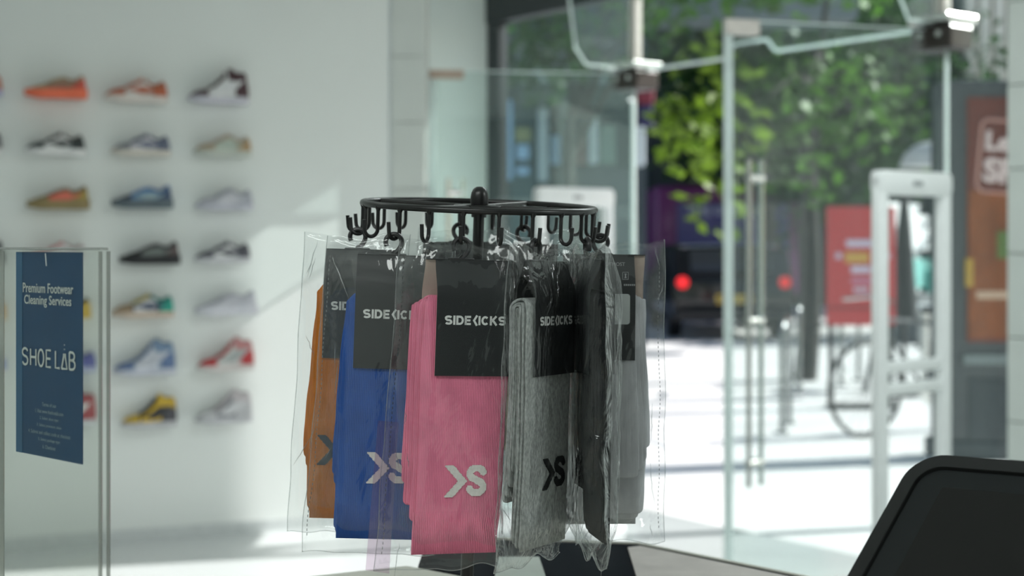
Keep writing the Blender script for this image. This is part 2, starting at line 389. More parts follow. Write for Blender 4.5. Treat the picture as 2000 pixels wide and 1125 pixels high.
# glass fins that stiffen the transom at both hinge lines
def fin(name, t, depth, px_clip):
    a = Ft(t); Mx = frame((a.x, a.y, 0), (NIN.x, NIN.y, 0))
    root = sroot(name, Mx)
    pl = [(0.01, H_TR + 0.01), (depth * 0.82, H_TR + 0.01), (depth, H_TR + 0.09), (depth * 1.12, H_HEAD - 0.005), (0.01, H_HEAD - 0.005)]
    obj('pane', prism(BM(), pl, -0.006, 0.006), M['clear'], root)
    obj('edge', tube(BM(), [(x, 0, z) for x, z in pl[:4]], 0.0075, 6), M['edge'], root, True)
    obj('mullion', box(BM(), (0, 0, (H_TR + H_HEAD) / 2 + 0.02), (0.05, 0.055, H_HEAD - H_TR - 0.04), bev=0.006), M['fitting_pale'], root)
    obj('clamp_plate', box(BM(), (0.0, 0, H_TR + 0.025), (0.20, 0.20, 0.034), bev=0.005), M['steel'], root)
    obj('hinge_block', box(BM(), (0.0, 0, H_TR - 0.05), (0.16, 0.19, 0.10), bev=0.012), M['hinge'], root)
    for s in (-1, 1):
        b = BM(); lathe(b, [(0, 0.012), (0.014, 0.010), (0.016, 0.0), (0.0, 0.0)], 14)
        obj('bolt', b, M['steel'], root, True, Matrix.Translation((0.08, 0.045 * s, H_TR - 0.04)) @ Matrix.Rotation(PI / 2, 4, 'Y'))
    return root
fin('window_4', 0.0, 0.40, 0); fin('window_5', -Wd, 0.27, 0)
def leaf(name, hinge, free, fit_m, fw, fh):
    h, f = Vector(hinge), Vector(free); L = (f - h).length
    root = sroot(name, frame((h.x, h.y, 0), (f.x - h.x, f.y - h.y, 0)))
    T = H_TR - 0.012
    obj('pane', prism(BM(), [(0.01, 0.012), (L, 0.012), (L, T), (0.01, T)], -0.006, 0.006), M['glass'], root)
    obj('edge', box(BM(), (L - 0.016, 0, T / 2), (0.034, 0.020, T - 0.02), bev=0.002, seg=1), M['edge'], root)
    obj('top_edge', box(BM(), (L / 2, 0, T), (L - 0.02, 0.013, 0.006)), M['edge'], root)
    obj('patch_fitting', box(BM(), (L - fw / 2, 0, T - fh / 2 + 0.004), (fw, 0.04, fh), bev=0.004), fit_m, root)
    obj('floor_pivot', box(BM(), (0.07, 0, 0.05), (0.14, 0.04, 0.09), bev=0.004), M['steel'], root)
    hd = obj('handle', tube(BM(), [(L - 0.170, -0.026, 0.40), (L - 0.170, -0.026, 1.69)], 0.011, 12), M['steel'], root, True)
    obj('handle', tube(BM(), [(L - 0.092, 0.026, 0.40), (L - 0.092, 0.026, 1.69)], 0.011, 12), M['steel'], root, True)
    for z in (0.493, 1.054, 1.618):
        obj('standoff', tube(BM(), [(L - 0.176, -0.030, z), (L - 0.086, 0.030, z)], 0.016, 14), M['steel'], root, True)
    return root
leaf('door_1', FA, (-0.42, 7.21), M['fitting'], 0.175, 0.045)
leaf('door_2', Ft(-Wd), (0.835, 5.59), M['fitting_pale'], 0.145, 0.062)

# ------------------------------------------------------------------ security gates
def rrect(x0, z0, x1, z1, r, n=6):
    pts = []
    for cx, cz, a0 in ((x1 - r, z1 - r, 0), (x0 + r, z1 - r, 90), (x0 + r, z0 + r, 180), (x1 - r, z0 + r, 270)):
        for k in range(n + 1):
            a = math.radians(a0 + 90 * k / n); pts.append((cx + r * math.cos(a), cz + r * math.sin(a)))
    return pts
def gate(c, w, h, label):
    u = Vector((0.796, 0.605))
    root = thing('security_gate', label, 'security gate', frame((c[0], c[1], 0), (u.x, u.y, 0)), 'anti-theft gates at the shop entrance')
    hw = w / 2; pw = 0.054
    for s in (-1, 1):
        obj('post', box(BM(), (s * (hw - pw / 2), 0, (h - 0.02) / 2), (pw, 0.045, h - 0.02), bev=0.012), M['gate'], root, True)
    b = BM(); prism(b, rrect(-hw, h - 0.088, hw, h, 0.026), -0.024, 0.024, bev=0.006); obj('header', b, M['gate'], root, True)
    for z in (0.915, 0.835):
        obj('crossbar', box(BM(), (0, 0, z), (w - 2 * pw + 0.01, 0.032, 0.045), bev=0.01), M['gate'], root, True)
    obj('crossbar', box(BM(), (0, 0, 0.20), (w - 2 * pw + 0.01, 0.032, 0.05), bev=0.01), M['gate'], root, True)
    obj('base_plate', box(BM(), (0, 0, 0.02), (w + 0.04, 0.16, 0.04), bev=0.01), M['gate'], root, True)
    obj('badge', box(BM(), (0.0, -0.026, h - 0.045), (0.055, 0.004, 0.018), bev=0.0015, seg=1), M['gate_mark'], root)
    return root
gate((0.292, 6.64), 0.46, 1.62, 'white anti-theft gate near the far glass door leaf, behind the sock stand')
gate((1.455, 5.17), 0.42, 1.62, 'white anti-theft gate by the right-hand tiled wall, above the black screen')
# ------------------------------------------------------------------ counter, sign holder, touch screen
ZC = 0.95
cA = Vector((-0.131, 1.781)); cL = Vector((-0.896, -0.444)); cR = Vector((0.779, -0.627))
poly = [tuple(cA), tuple(cA + cR * 1.15), (0.76, 0.72), (-0.75, 0.72), (-1.25, 1.0), tuple(cA + cL * 1.25)]
ct = thing('shop_counter', 'cream laminate shop counter under the sock stand', 'counter', (0, 0, 0))
b = slab(BM(), poly, ZC - 0.035, ZC); bmesh.ops.bevel(b, geom=[e for e in b.edges], offset=0.003, segments=2, affect='EDGES')
obj('worktop', b, M['cream'], ct)
inn = [(x * 0.94 - 0.01, 0.06 + y * 0.94) for x, y in poly]
obj('body', slab(BM(), inn, 0.0, ZC - 0.036), mat('white counter front', (0.68, 0.68, 0.65), 0.5), ct)
gA = cA + cR * 0.012 + Vector((0.004, 0.006))
gC = cA + cR * 1.0 + Vector((0.004, 0.006))
gp = [tuple(gA), (-0.116, 1.956), (0.168, 1.909), (0.80, 1.252), tuple(gC)]
dk = thing('display_case', 'black glass-topped display case adjoining the cream counter', 'display case', (0, 0, 0))
obj('glass_top', slab(BM(), gp, ZC - 0.012, ZC - 0.001), M['blackgloss'], dk)
trimp = [(-0.116, 1.956), (0.168, 1.909), (0.80, 1.252), (0.804, 1.256), (0.171, 1.9155), (-0.118, 1.963)]
obj('edge_trim', slab(BM(), trimp, ZC - 0.03, ZC + 0.001), M['cream'], dk)
ing = [(x * 0.97 + 0.006, y * 0.985 + 0.03) for x, y in gp]
obj('body', slab(BM(), [tuple(gA + Vector((0.02, 0.0))), (-0.09, 1.94), (0.16, 1.895), (0.76, 1.26), tuple(gC + Vector((-0.03, 0.05)))], 0.0, ZC - 0.0125), mat('dark case body', (0.03, 0.03, 0.035), 0.5), dk)

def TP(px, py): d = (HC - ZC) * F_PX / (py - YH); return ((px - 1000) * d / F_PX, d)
pale_rf = obj('pale_reflection', slab(BM(), [TP(966, 1128), TP(974, 1088), TP(1053, 1088), TP(1066, 1128), TP(1075, 1160), TP(960, 1160)], ZC - 0.0008, ZC + 0.0006), mat('painted pale green reflection', (0.55, 0.60, 0.56), 0.6))  # pale slab stands in for a reflection in the black glass top
tag(pale_rf, 'painted pale reflection on the black display case beside the stand pole', 'card')
pink_rf = obj('pink_reflection', slab(BM(), [TP(1226, 1070), TP(1250, 1067), TP(1548, 1128), TP(1560, 1180), TP(1250, 1150)], ZC - 0.0008, ZC + 0.0008), mat('painted pinkish reflection', (0.60, 0.55, 0.53), 0.6, var=0.1, vscale=20))  # added sheet coloured as the pinkish reflection of the bright floor
tag(pink_rf, 'painted pinkish reflection on the right end of the black display case', 'reflection')

# clear sign holder with the blue leaflet
hR = Vector((-0.3616, 1.2)); hU = Vector((0.729, -0.684))
Mh = frame((hR.x, hR.y, ZC), (hU.x, hU.y, 0))
x0, x1, zt = -0.150, 0.034, 1.3475 - ZC
sh = thing('sign_holder', 'clear acrylic sign holder standing at the left end of the counter', 'sign holder', Mh)
obj('front_pane', prism(BM(), rrect(x0, 0.004, x1, zt, 0.003, 2), -0.0052, -0.0032), M['acrylic'], sh)
obj('back_pane', prism(BM(), rrect(x0, 0.004, x1, zt, 0.003, 2), 0.0022, 0.0042), M['acrylic'], sh)
obj('edge_strip', tube(BM(), [(x1, -0.0042, 0.004), (x1, -0.0042, zt - 0.002)], 0.0017, 8), M['acrylic_edge'], sh, True)
obj('edge_strip', tube(BM(), [(x1, 0.0032, 0.004), (x1, 0.0032, zt - 0.002)], 0.0017, 8), M['acrylic_edge'], sh, True)
obj('edge_strip', box(BM(), (x0 - 0.001, 0, zt / 2), (0.006, 0.012, zt - 0.004), bev=0.0012), M['acrylic_edge'], sh)
obj('top_strip', box(BM(), ((x0 + x1) / 2, -0.001, zt), (x1 - x0, 0.0085, 0.0022), bev=0.0006), M['acrylic_edge'], sh)
obj('foot', box(BM(), ((x0 + x1) / 2, 0.02, 0.002), (x1 - x0, 0.09, 0.004), bev=0.001), M['acrylic'], sh)
pl = thing('leaflet', 'dark blue shoe-cleaning leaflet inside the clear sign holder', 'leaflet', Mh)
pz0, pz1 = 1.1655 - ZC, 1.3445 - ZC
prism(b := BM(), [(-0.1125, pz0), (0.0, pz0), (0.0, pz1), (-0.1125, pz1)], -0.0012, -0.0002)
obj('sheet', b, M['poster_blue'], pl)
obj('fold_strip', box(BM(), (-0.1068, -0.0016, (pz0 + pz1) / 2), (0.0112, 0.0006, pz1 - pz0)), M['poster_strip'], pl)
def lz(py): return 1.35 - (py - 480) * 1.235 / F_PX - ZC
def line(body, px_c, py, w, h, m, name='lettering', bold=0.0, wide=None):
    bm, a, c = text_bm(body, 1.0, bold)
    zs = [v.co.z for v in bm.verts]; hz = max(zs) - min(zs)
    sz = h / hz; sxx = w / (c - a)
    bmesh.ops.transform(bm, matrix=Matrix.Diagonal((sxx, 1.0, sz, 1)), verts=bm.verts)
    for v in bm.verts: v.co.z -= min(zs) * sz; v.co.y *= 0.2
    return obj(name, bm, m, pl, M=Matrix.Translation((px_c, -0.0022, lz(py))))
xm = -0.0565
line('Premium Footwear', xm, 573, 0.0865, 0.0086, M['poster_text'], bold=0.012)
line('Cleaning Services', xm, 601.5, 0.0810, 0.0107, M['poster_text'], bold=0.012)
# SHOE LAB drawn in thin strokes, the A a small flask with drops above it
bm = BM(); sw = 0.0011
def stroke(pts, r=sw): tube(bm, [(x, 0, z) for x, z in pts], r, 5)
zb, zh = lz(717), 0.0145
def arc(cx, cz, rx, rz, a0, a1, n=10): return [(cx + rx * math.cos(math.radians(a0 + (a1 - a0) * k / n)), cz + rz * math.sin(math.radians(a0 + (a1 - a0) * k / n))) for k in range(n + 1)]
lx = -0.100; lw = 0.0095
stroke(arc(lx + lw / 2, zb + zh * .76, lw / 2, zh * .24, 20, 270, 10) + arc(lx + lw / 2, zb + zh * .26, lw / 2, zh * .26, 90, -160, 10)); lx += 0.0145
stroke([(lx, zb), (lx, zb + zh)]); stroke([(lx + lw, zb), (lx + lw, zb + zh)]); stroke([(lx, zb + zh / 2), (lx + lw, zb + zh / 2)]); lx += 0.0135
stroke(arc(lx + lw / 2, zb + zh / 2, lw / 2, zh / 2, 0, 360, 20)); lx += 0.0140
stroke([(lx + lw * .8, zb), (lx, zb), (lx, zb + zh), (lx + lw * .8, zb + zh)]); stroke([(lx, zb + zh / 2), (lx + lw * .75, zb + zh / 2)]); lx += 0.0155
stroke([(lx, zb + zh), (lx, zb), (lx + lw * .75, zb)]); lx += 0.0105
stroke([(lx, zb), (lx + lw * .95, zb), (lx + lw * .62, zb + zh * .72), (lx + lw * .62, zb + zh * .9)]); stroke([(lx, zb), (lx + lw * .36, zb + zh * .72), (lx + lw * .36, zb + zh * .9)])
for dz in (1.12, 1.38): stroke([(lx + lw * .5, zb + zh * dz), (lx + lw * .5, zb + zh * (dz + 0.06))], 0.0009)
lx += 0.0130
stroke([(lx, zb), (lx, zb + zh)]); stroke([(lx, zb + zh)] + arc(lx + lw * .45, zb + zh * .77, lw * .4, zh * .23, 90, -90, 6) + [(lx, zb + zh * .54)]); stroke([(lx, zb + zh * .54)] + arc(lx + lw * .45, zb + zh * .27, lw * .5, zh * .27, 90, -90, 6) + [(lx, zb)])
obj('emblem', bm, M['poster_text'], pl, M=Matrix.Translation((0, -0.0022, 0)) @ Matrix.Diagonal((1, 0.15, 1, 1)))
for body, py, wd in (('Terms of use', 795, 0.024), ('1. Visit www.theshoelab.com', 809, 0.048), ('2. Select shoe type', 823, 0.032), ('3. Select premium clean', 837, 0.042), ('4. Submit and collect code at checkout', 851, 0.072), ('5. Select package type', 865, 0.037), ('6. Checkout', 878, 0.022)):
    line(body, xm + 0.003, py, wd, 0.0034, M['poster_small'])
obj('scratch', tube(BM(), [(-0.0535, -0.0056, pz1 - 0.001), (-0.0525, -0.0056, pz1 - 0.006), (-0.0515, -0.0056, pz1 - 0.012)], 0.0005, 5), M['poster_text'], sh)

# black touch screen at the lower right, tilted back
C0 = P(1792, 889, 1.25); B0 = P(1517, 1400, 1.10); T0 = P(2300, 927, 1.08)
u = (T0 - C0).normalized(); v = (C0 - B0); v = (v - u * v.dot(u)).normalized()
n = u.cross(v)                                                     # towards us and up
Ms = Matrix(((u.x, -n.x, v.x, C0.x), (u.y, -n.y, v.y, C0.y), (u.z, -n.z, v.z, C0.z), (0, 0, 0, 1)))
ts = thing('touch_screen', 'black touch screen monitor tilted back in the lower right corner', 'monitor', Ms)
sw_, sh_ = 0.33, 0.268
b = BM(); prism(b, rrect(0, -sh_, sw_, 0, 0.032, 8), 0.0, 0.024, bev=0.004, seg=3); obj('housing', b, M['screen_body'], ts, True)
# raised rim all round with a groove inside it
b = BM()
o1 = rrect(0.001, -sh_ + 0.001, sw_ - 0.001, -0.001, 0.031, 8); i1 = rrect(0.0145, -sh_ + 0.0145, sw_ - 0.0145, -0.0145, 0.0215, 8)
nn = len(o1)
rows = []
for pts, y in ((o1, 0.004), (o1, -0.004), (i1, -0.0045), (i1, 0.004)):
    rows.append([b.verts.new((x, y, z)) for x, z in pts])
for A, B in zip(rows, rows[1:]):
    for k in range(nn): b.faces.new((A[k], A[(k + 1) % nn], B[(k + 1) % nn], B[k]))
obj('rim', b, M['screen_body'], ts, True)
obj('bezel', prism(BM(), rrect(0.0165, -sh_ + 0.0165, sw_ - 0.0165, -0.0165, 0.02, 8), -0.0022, 0.001), mat('black screen border', (0.008, 0.010, 0.011), 0.5, spec=0.3), ts)
obj('screen', prism(BM(), rrect(0.042, -sh_ + 0.036, sw_ - 0.042, -0.036, 0.002, 2), -0.0028, -0.0021), M['screen_glass'], ts)
pm = C0 + u * (sw_ / 2) - v * (sh_ * 0.55)
q = pm - n * 0.03
obj('neck', tube(BM(), [Ms.inverted() @ p for p in (pm - n * 0.02, pm - n * 0.06 + Vector((0, 0, -0.02)), Vector((pm.x + 0.03, pm.y + 0.03, ZC + 0.012)))], 0.016, 12), M['screen_body'], ts, True)
b = BM(); lathe(b, [(0, 0.014), (0.03, 0.014), (0.075, 0.006), (0.078, 0.0), (0, 0.0)], 28)
obj('foot', b, M['screen_body'], ts, True, Ms.inverted() @ Matrix.Translation((pm.x + 0.03, pm.y + 0.03, ZC + 0.0005)))
# ------------------------------------------------------------------ revolving sock stand
RC = P(936, 402, 1.5); RR = 0.122
ax = Vector((math.sin(math.radians(2.0)), -math.sin(math.radians(3.9)), 1)).normalized()
ex = Vector((1, 0, 0)); ex = (ex - ax * ex.dot(ax)).normalized()
Mst = frame(tuple(RC), ex, ax)
st = thing('sock_stand', 'black wire revolving sock stand with round hook ring on the counter', 'display stand', Mst)
zbase = (ZC - RC.z) / ax.z
b = BM(); tube(b, [(RR * math.cos(2 * PI * k / 72), RR * math.sin(2 * PI * k / 72), 0) for k in range(72)], 0.0034, 10, closed=True)
obj('ring', b, M['blackwire'], st, True)
obj('pole', tube(BM(), [(0, 0, zbase + 0.01), (0, 0, -0.005)], 0.0058, 20), M['blackwire'], st, True)
obj('lower_sleeve', tube(BM(), [(0, 0, zbase + 0.01), (0, 0, zbase + 0.16)], 0.0068, 20), M['blackwire'], st, True)
b = BM(); lathe(b, [(0, 0.0205), (0.0038, 0.0200), (0.0070, 0.0175), (0.0088, 0.0135), (0.0095, 0.009), (0.0095, 0.004), (0.0090, 0.0015), (0, 0.0015)], 24)
obj('finial', b, M['blackwire'], st, True)
b = BM(); lathe(b, [(0, 0.0015), (0.026, 0.001), (0.027, 0), (0.026, -0.0012), (0.008, -0.002), (0.008, -0.012), (0, -0.012)], 32)
obj('hub', b, M['blackwire'], st, True)
for k in range(4):
    a = PI / 4 + k * PI / 2 + 0.35
    obj('spoke', tube(BM(), [(0.02 * math.cos(a), 0.02 * math.sin(a), -0.001), (RR * math.cos(a), RR * math.sin(a), 0)], 0.0026, 8), M['blackwire'], st, True)
b = BM(); lathe(b, [(0, 0.010), (0.012, 0.010), (0.03, 0.005), (0.098, 0.003), (0.10, 0.0), (0, 0.0)], 48)
obj('base', b, M['blackwire'], st, True, Mst.inverted() @ Matrix.Translation(Mst @ Vector((0, 0, zbase))))
rj, HB, JR = 0.0020, -0.0315, 0.0075
hp = [(0, 0, -0.002), (0, 0, -0.012), (0, 0, HB + JR)]
hp += [(JR - JR * math.cos(math.radians(180 * k / 10)), 0, HB + JR - JR * math.sin(math.radians(180 * k / 10))) for k in range(1, 11)]
hp += [(2 * JR + 0.0004, 0, HB + JR + 0.004), (2 * JR + 0.001, 0, HB + JR + 0.0095)]
hk = None
ANG = [-5.8 + 360.0 / 22 * k for k in range(22)]
def hang(a): a = math.radians(a); return Matrix(((math.sin(a), math.cos(a), 0, RR * math.sin(a)), (-math.cos(a), math.sin(a), 0, -RR * math.cos(a)), (0, 0, 1, 0), (0, 0, 0, 1)))
for a in ANG:
    if hk is None:
        b = BM(); tube(b, hp, rj, 9); tube(b, [(0, 0, -0.001), (0, 0, -0.0055)], [0.0038, 0.0020], 9); hk = obj('hook', b, M['blackwire'], st, True, hang(a))
    else: share(hk, st, hang(a))

# ---- a packaged pair of socks; local x right, y away from the card face, z up, origin at the top of the hanger
def bandpath(r, zc, zf, zb, n=10):
    pts = []; nf = 26
    fr = [0, .004, .012, .022, .04] + [.07 + .93 * k / nf for k in range(nf)]
    for k in fr: pts.append((-r, zf + (zc - zf) * k))
    n = 16
    for k in range(n + 1):
        a = PI - PI * k / n; pts.append((r * math.cos(a), zc + r * math.sin(a)))
    nb = 20
    for k in [q / 20 * .93 for q in range(1, 21)] + [.96, .978, .988, .996, 1]: pts.append((r, zc + (zb - zc) * k))
    return pts
def band(r, th, zc, zf, zb, xl, xr, seed, RB=0.006):
    pts = bandpath(r, zc, zf, zb); bm = BM(); N = len(pts); rings = []
    for i, (y, z) in enumerate(pts):
        a = pts[max(0, i - 1)]; c = pts[min(N - 1, i + 1)]
        ty, tz = c[0] - a[0], c[1] - a[1]; l = math.hypot(ty, tz); ny, nz = -tz / l, ty / l
        L = xl(z, y < 0) + 0.0012 * noise.noise(Vector((seed, z * 30, y * 20))); Rr = xr(z, y < 0) + 0.0012 * noise.noise(Vector((seed + 5, z * 30, y * 20)))
        kk = (1 - math.sqrt(max(0.0, 1 - min(1.0, max(0.0, (z - zc) / max(r, .001))) ** 2))) * 0.006 * min(1, r / .008); L += kk; Rr -= kk
        dend = min(abs(z - (zf if y < 0 else zb)), RB)
        cut = RB - math.sqrt(max(0, RB * RB - (RB - dend) ** 2)); L += cut; Rr -= cut
        endk = min(i, N - 1 - i); t2 = th / 2 * (0.55 if endk == 0 else 1.0)
        ring = []
        m = 8
        for k in range(m + 1): ring.append((L + t2 + (Rr - L - 2 * t2) * k / m, -1))
        for k in range(1, 4): aa = -PI / 2 + PI * k / 4; ring.append((Rr - t2 + t2 * math.cos(aa), math.sin(aa)))
        for k in range(m + 1): ring.append((Rr - t2 + (L - Rr + 2 * t2) * k / m, 1))
        for k in range(1, 4): aa = PI / 2 + PI * k / 4; ring.append((L + t2 + t2 * math.cos(aa), math.sin(aa)))
        wob = 0.0008 * noise.noise(Vector((seed, z * 25, 3)))
        rings.append([bm.verts.new((x, y + ny * (s * t2 + wob), z + nz * (s * t2 + wob))) for x, s in ring])
    m = len(rings[0])
    for A, B in zip(rings, rings[1:]):
        for k in range(m): bm.faces.new((A[k], A[(k + 1) % m], B[(k + 1) % m], B[k]))
    bm.faces.new(rings[0][::-1]); bm.faces.new(rings[-1])
    return bm
def cells(inside, x0, x1, z0, z1, cx, cz, y):
    """knitted-in mark: built stitch by stitch, so its outline steps like the knit"""
    bm = BM()
    nx, nz = int((x1 - x0) / cx), int((z1 - z0) / cz)
    for j in range(nz):
        i = 0
        while i < nx:
            if inside(x0 + (i + .5) * cx, z0 + (j + .5) * cz):
                k = i
                while k < nx and inside(x0 + (k + .5) * cx, z0 + (j + .5) * cz): k += 1
                box(bm, ((x0 + i * cx + x0 + k * cx) / 2, y, z0 + (j + .5) * cz), ((k - i) * cx, 0.0006, cz)); i = k
            else: i += 1
    return bm
def segd(p, a, b):
    ax_, az = a; bx, bz = b; dx, dz = bx - ax_, bz - az
    t = max(0, min(1, ((p[0] - ax_) * dx + (p[1] - az) * dz) / max(1e-12, dx * dx + dz * dz)))
    return math.hypot(p[0] - ax_ - t * dx, p[1] - az - t * dz)
def chevron(x, z, w, h, t):
    # mark '>' : corners at the left, point at the right
    f = abs(z) / (h / 2)
    if f > 1: return False
    xc = w - (w - t) * f
    return xc - t <= x <= xc
SP = arc(0.5, 0.745, 0.34, 0.185, 15, 180, 8) + arc(0.5, 0.745, 0.34, 0.20, 180, 255, 4) + arc(0.5, 0.265, 0.34, 0.22, 75, 0, 4) + arc(0.5, 0.265, 0.34, 0.195, 0, -165, 8)
def ess(x, z, w, h, t):
    p = (x / w * 0.020, (z / h) * 0.027)
    q = [(a * 0.020, c * 0.027) for a, c in SP]
    return min(segd(p, a, c) for a, c in zip(q, q[1:])) < 0.0033
BRAND = None
def ribbon(bm, pts, w, x0, sx, h, closed=False):
    """flat stroke of constant width along a polyline, mitred at the corners; glyph units are 1 high"""
    n = len(pts); L, R = [], []
    for k, (x, z) in enumerate(pts):
        a = pts[(k - 1) % n] if (closed or k > 0) else None; c = pts[(k + 1) % n] if (closed or k < n - 1) else None
        ds = []
        for p, q in ((a, (x, z)), ((x, z), c)):
            if p is None or q is None: continue
            d = Vector((q[0] - p[0], q[1] - p[1]))
            if d.length > 1e-9: ds.append(d.normalized())
        m = Vector((0, 0))
        for d in ds: m += Vector((-d.y, d.x))
        m.normalize(); cs = max(0.35, m.dot(Vector((-ds[0].y, ds[0].x))))
        o = m * (w / 2 / cs)
        L.append((x + o.x, z + o.y)); R.append((x - o.x, z - o.y))
    for k in range(n if closed else n - 1):
        q = (k + 1) % n
        f = [(x0 + p[0] * sx * h, p[1] * h) for p in (L[k], L[q], R[q], R[k])]
        vs = [bm.verts.new((p[0], 0, p[1])) for p in f]
        try: bm.faces.new(vs)
        except ValueError: pass
def glyphs():
    t = 0.23; a = t / 2; b = 1 - a
    A = arc
    g = {}
    g['I'] = (0.23, [[(a, 0), (a, 1)]], False)
    g['E'] = (0.70, [[(a, 0), (a, 1)], [(0, a), (0.70, a)], [(0, 0.5), (0.64, 0.5)], [(0, b), (0.70, b)]], False)
    g['D'] = (0.84, [[(a, 0), (a, 1)], [(a, a), (0.36, a)] + A(0.40, 0.5, 0.44 - a, 0.5 - a, -80, 80, 10) + [(0.36, b), (a, b)]], False)
    g['C'] = (0.86, [A(0.43, 0.5, 0.43 - a, 0.5 - a, 42, 318, 16)], False)
    g['K'] = (0.86, [[(a, 0), (a, 1)], [(a, 0.36), (0.72, 1.0)], [(0.34, 0.55), (0.76, 0.0)]], False)
    g['S'] = (0.84, [A(0.42, 0.735, 0.42 - a, 0.265 - a, 20, 180, 8) + A(0.42, 0.73, 0.42 - a, 0.24, 180, 250, 4) + A(0.42, 0.27, 0.42 - a, 0.24, 70, 0, 4) + A(0.42, 0.265, 0.42 - a, 0.265 - a, 0, -160, 8)], False)
    g['<'] = (0.56, [[(0.48, 1.06), (0.14, 0.5), (0.48, -0.06)]], False)
    return g, t
def brand_bm():
    """SIDE, an angle bracket standing for the K's arms, then ICKS, in heavy wide capitals"""
    bm = BM(); g, t = glyphs(); h = 0.0088; sx = 1.0; gap = 0.10
    word = 'SIDE<ICKS'
    tot = sum(g[c][0] for c in word) + gap * (len(word) - 1)
    sx = 0.0600 / h / tot; x = -0.0300
    for c in word:
        if c == '<': x += 0.10 * sx * h
        if c == 'I' and x > 0: x -= 0.02 * sx * h
        for pts in g[c][1]: ribbon(bm, pts, t, x, sx, h)
        x += (g[c][0] + gap) * sx * h
    r_ = bmesh.ops.extrude_face_region(bm, geom=bm.faces[:])
    bmesh.ops.translate(bm, vec=(0, -0.00015, 0), verts=[v for v in r_['geom'] if isinstance(v, bmesh.types.BMVert)])
    return bm
def bag_sheets(xl, xr, zt, zb, T, seed, crk, nx=46, nz=84):
    """front and back film of one bag, welded along its rim"""
    bm = BM(); G = {}
    def pos(i, j, s):
        a, c = i / nx, j / nz
        z = zt(a) + (zb(a) - zt(a)) * c
        x = xl(c) + (xr(c) - xl(c)) * a
        e = min(a, 1 - a); ev = min(c * 0.7, (1 - c))
        y = s * T(x, z) if 0 < i < nx and 0 < j < nz else 0.0
        k = sstep(0, 0.06, e) * sstep(0, 0.05, ev)
        p = Vector((x * 26 + seed, z * 17, s * 3.1))
        r1 = 1 - abs(noise.noise(p)) * 2; r2 = 1 - abs(noise.noise(p * 2.3 + Vector((9, 1, 4)))) * 2
        y += (0.0011 * r1 + 0.0006 * r2) * crk * k * s * (0.35 + 0.65 * sstep(0.32, 0.08, e)) + s * k * 0.0034 * noise.noise(Vector((x * 21 + seed * 2, z * 13, s * 5.0)))
        edge = (1 - k)
        y += edge * 0.0035 * noise.noise(Vector((x * 22 + seed, z * 26, 1.7))) * crk
        x += edge * 0.0012 * noise.noise(Vector((seed + 3, z * 40, 2)))
        return (x, y, z)
    V = {}
    for s in (-1, 1):
        for i in range(nx + 1):
            for j in range(nz + 1):
                rim = i in (0, nx) or j in (0, nz)
                if rim and s == 1: V[(1, i, j)] = V[(-1, i, j)]
                else: V[(s, i, j)] = bm.verts.new(pos(i, j, s))
        for i in range(nx):
            for j in range(nz):
                bm.faces.new((V[(s, i, j)], V[(s, i + 1, j)], V[(s, i + 1, j + 1)], V[(s, i, j + 1)]))
    return bm
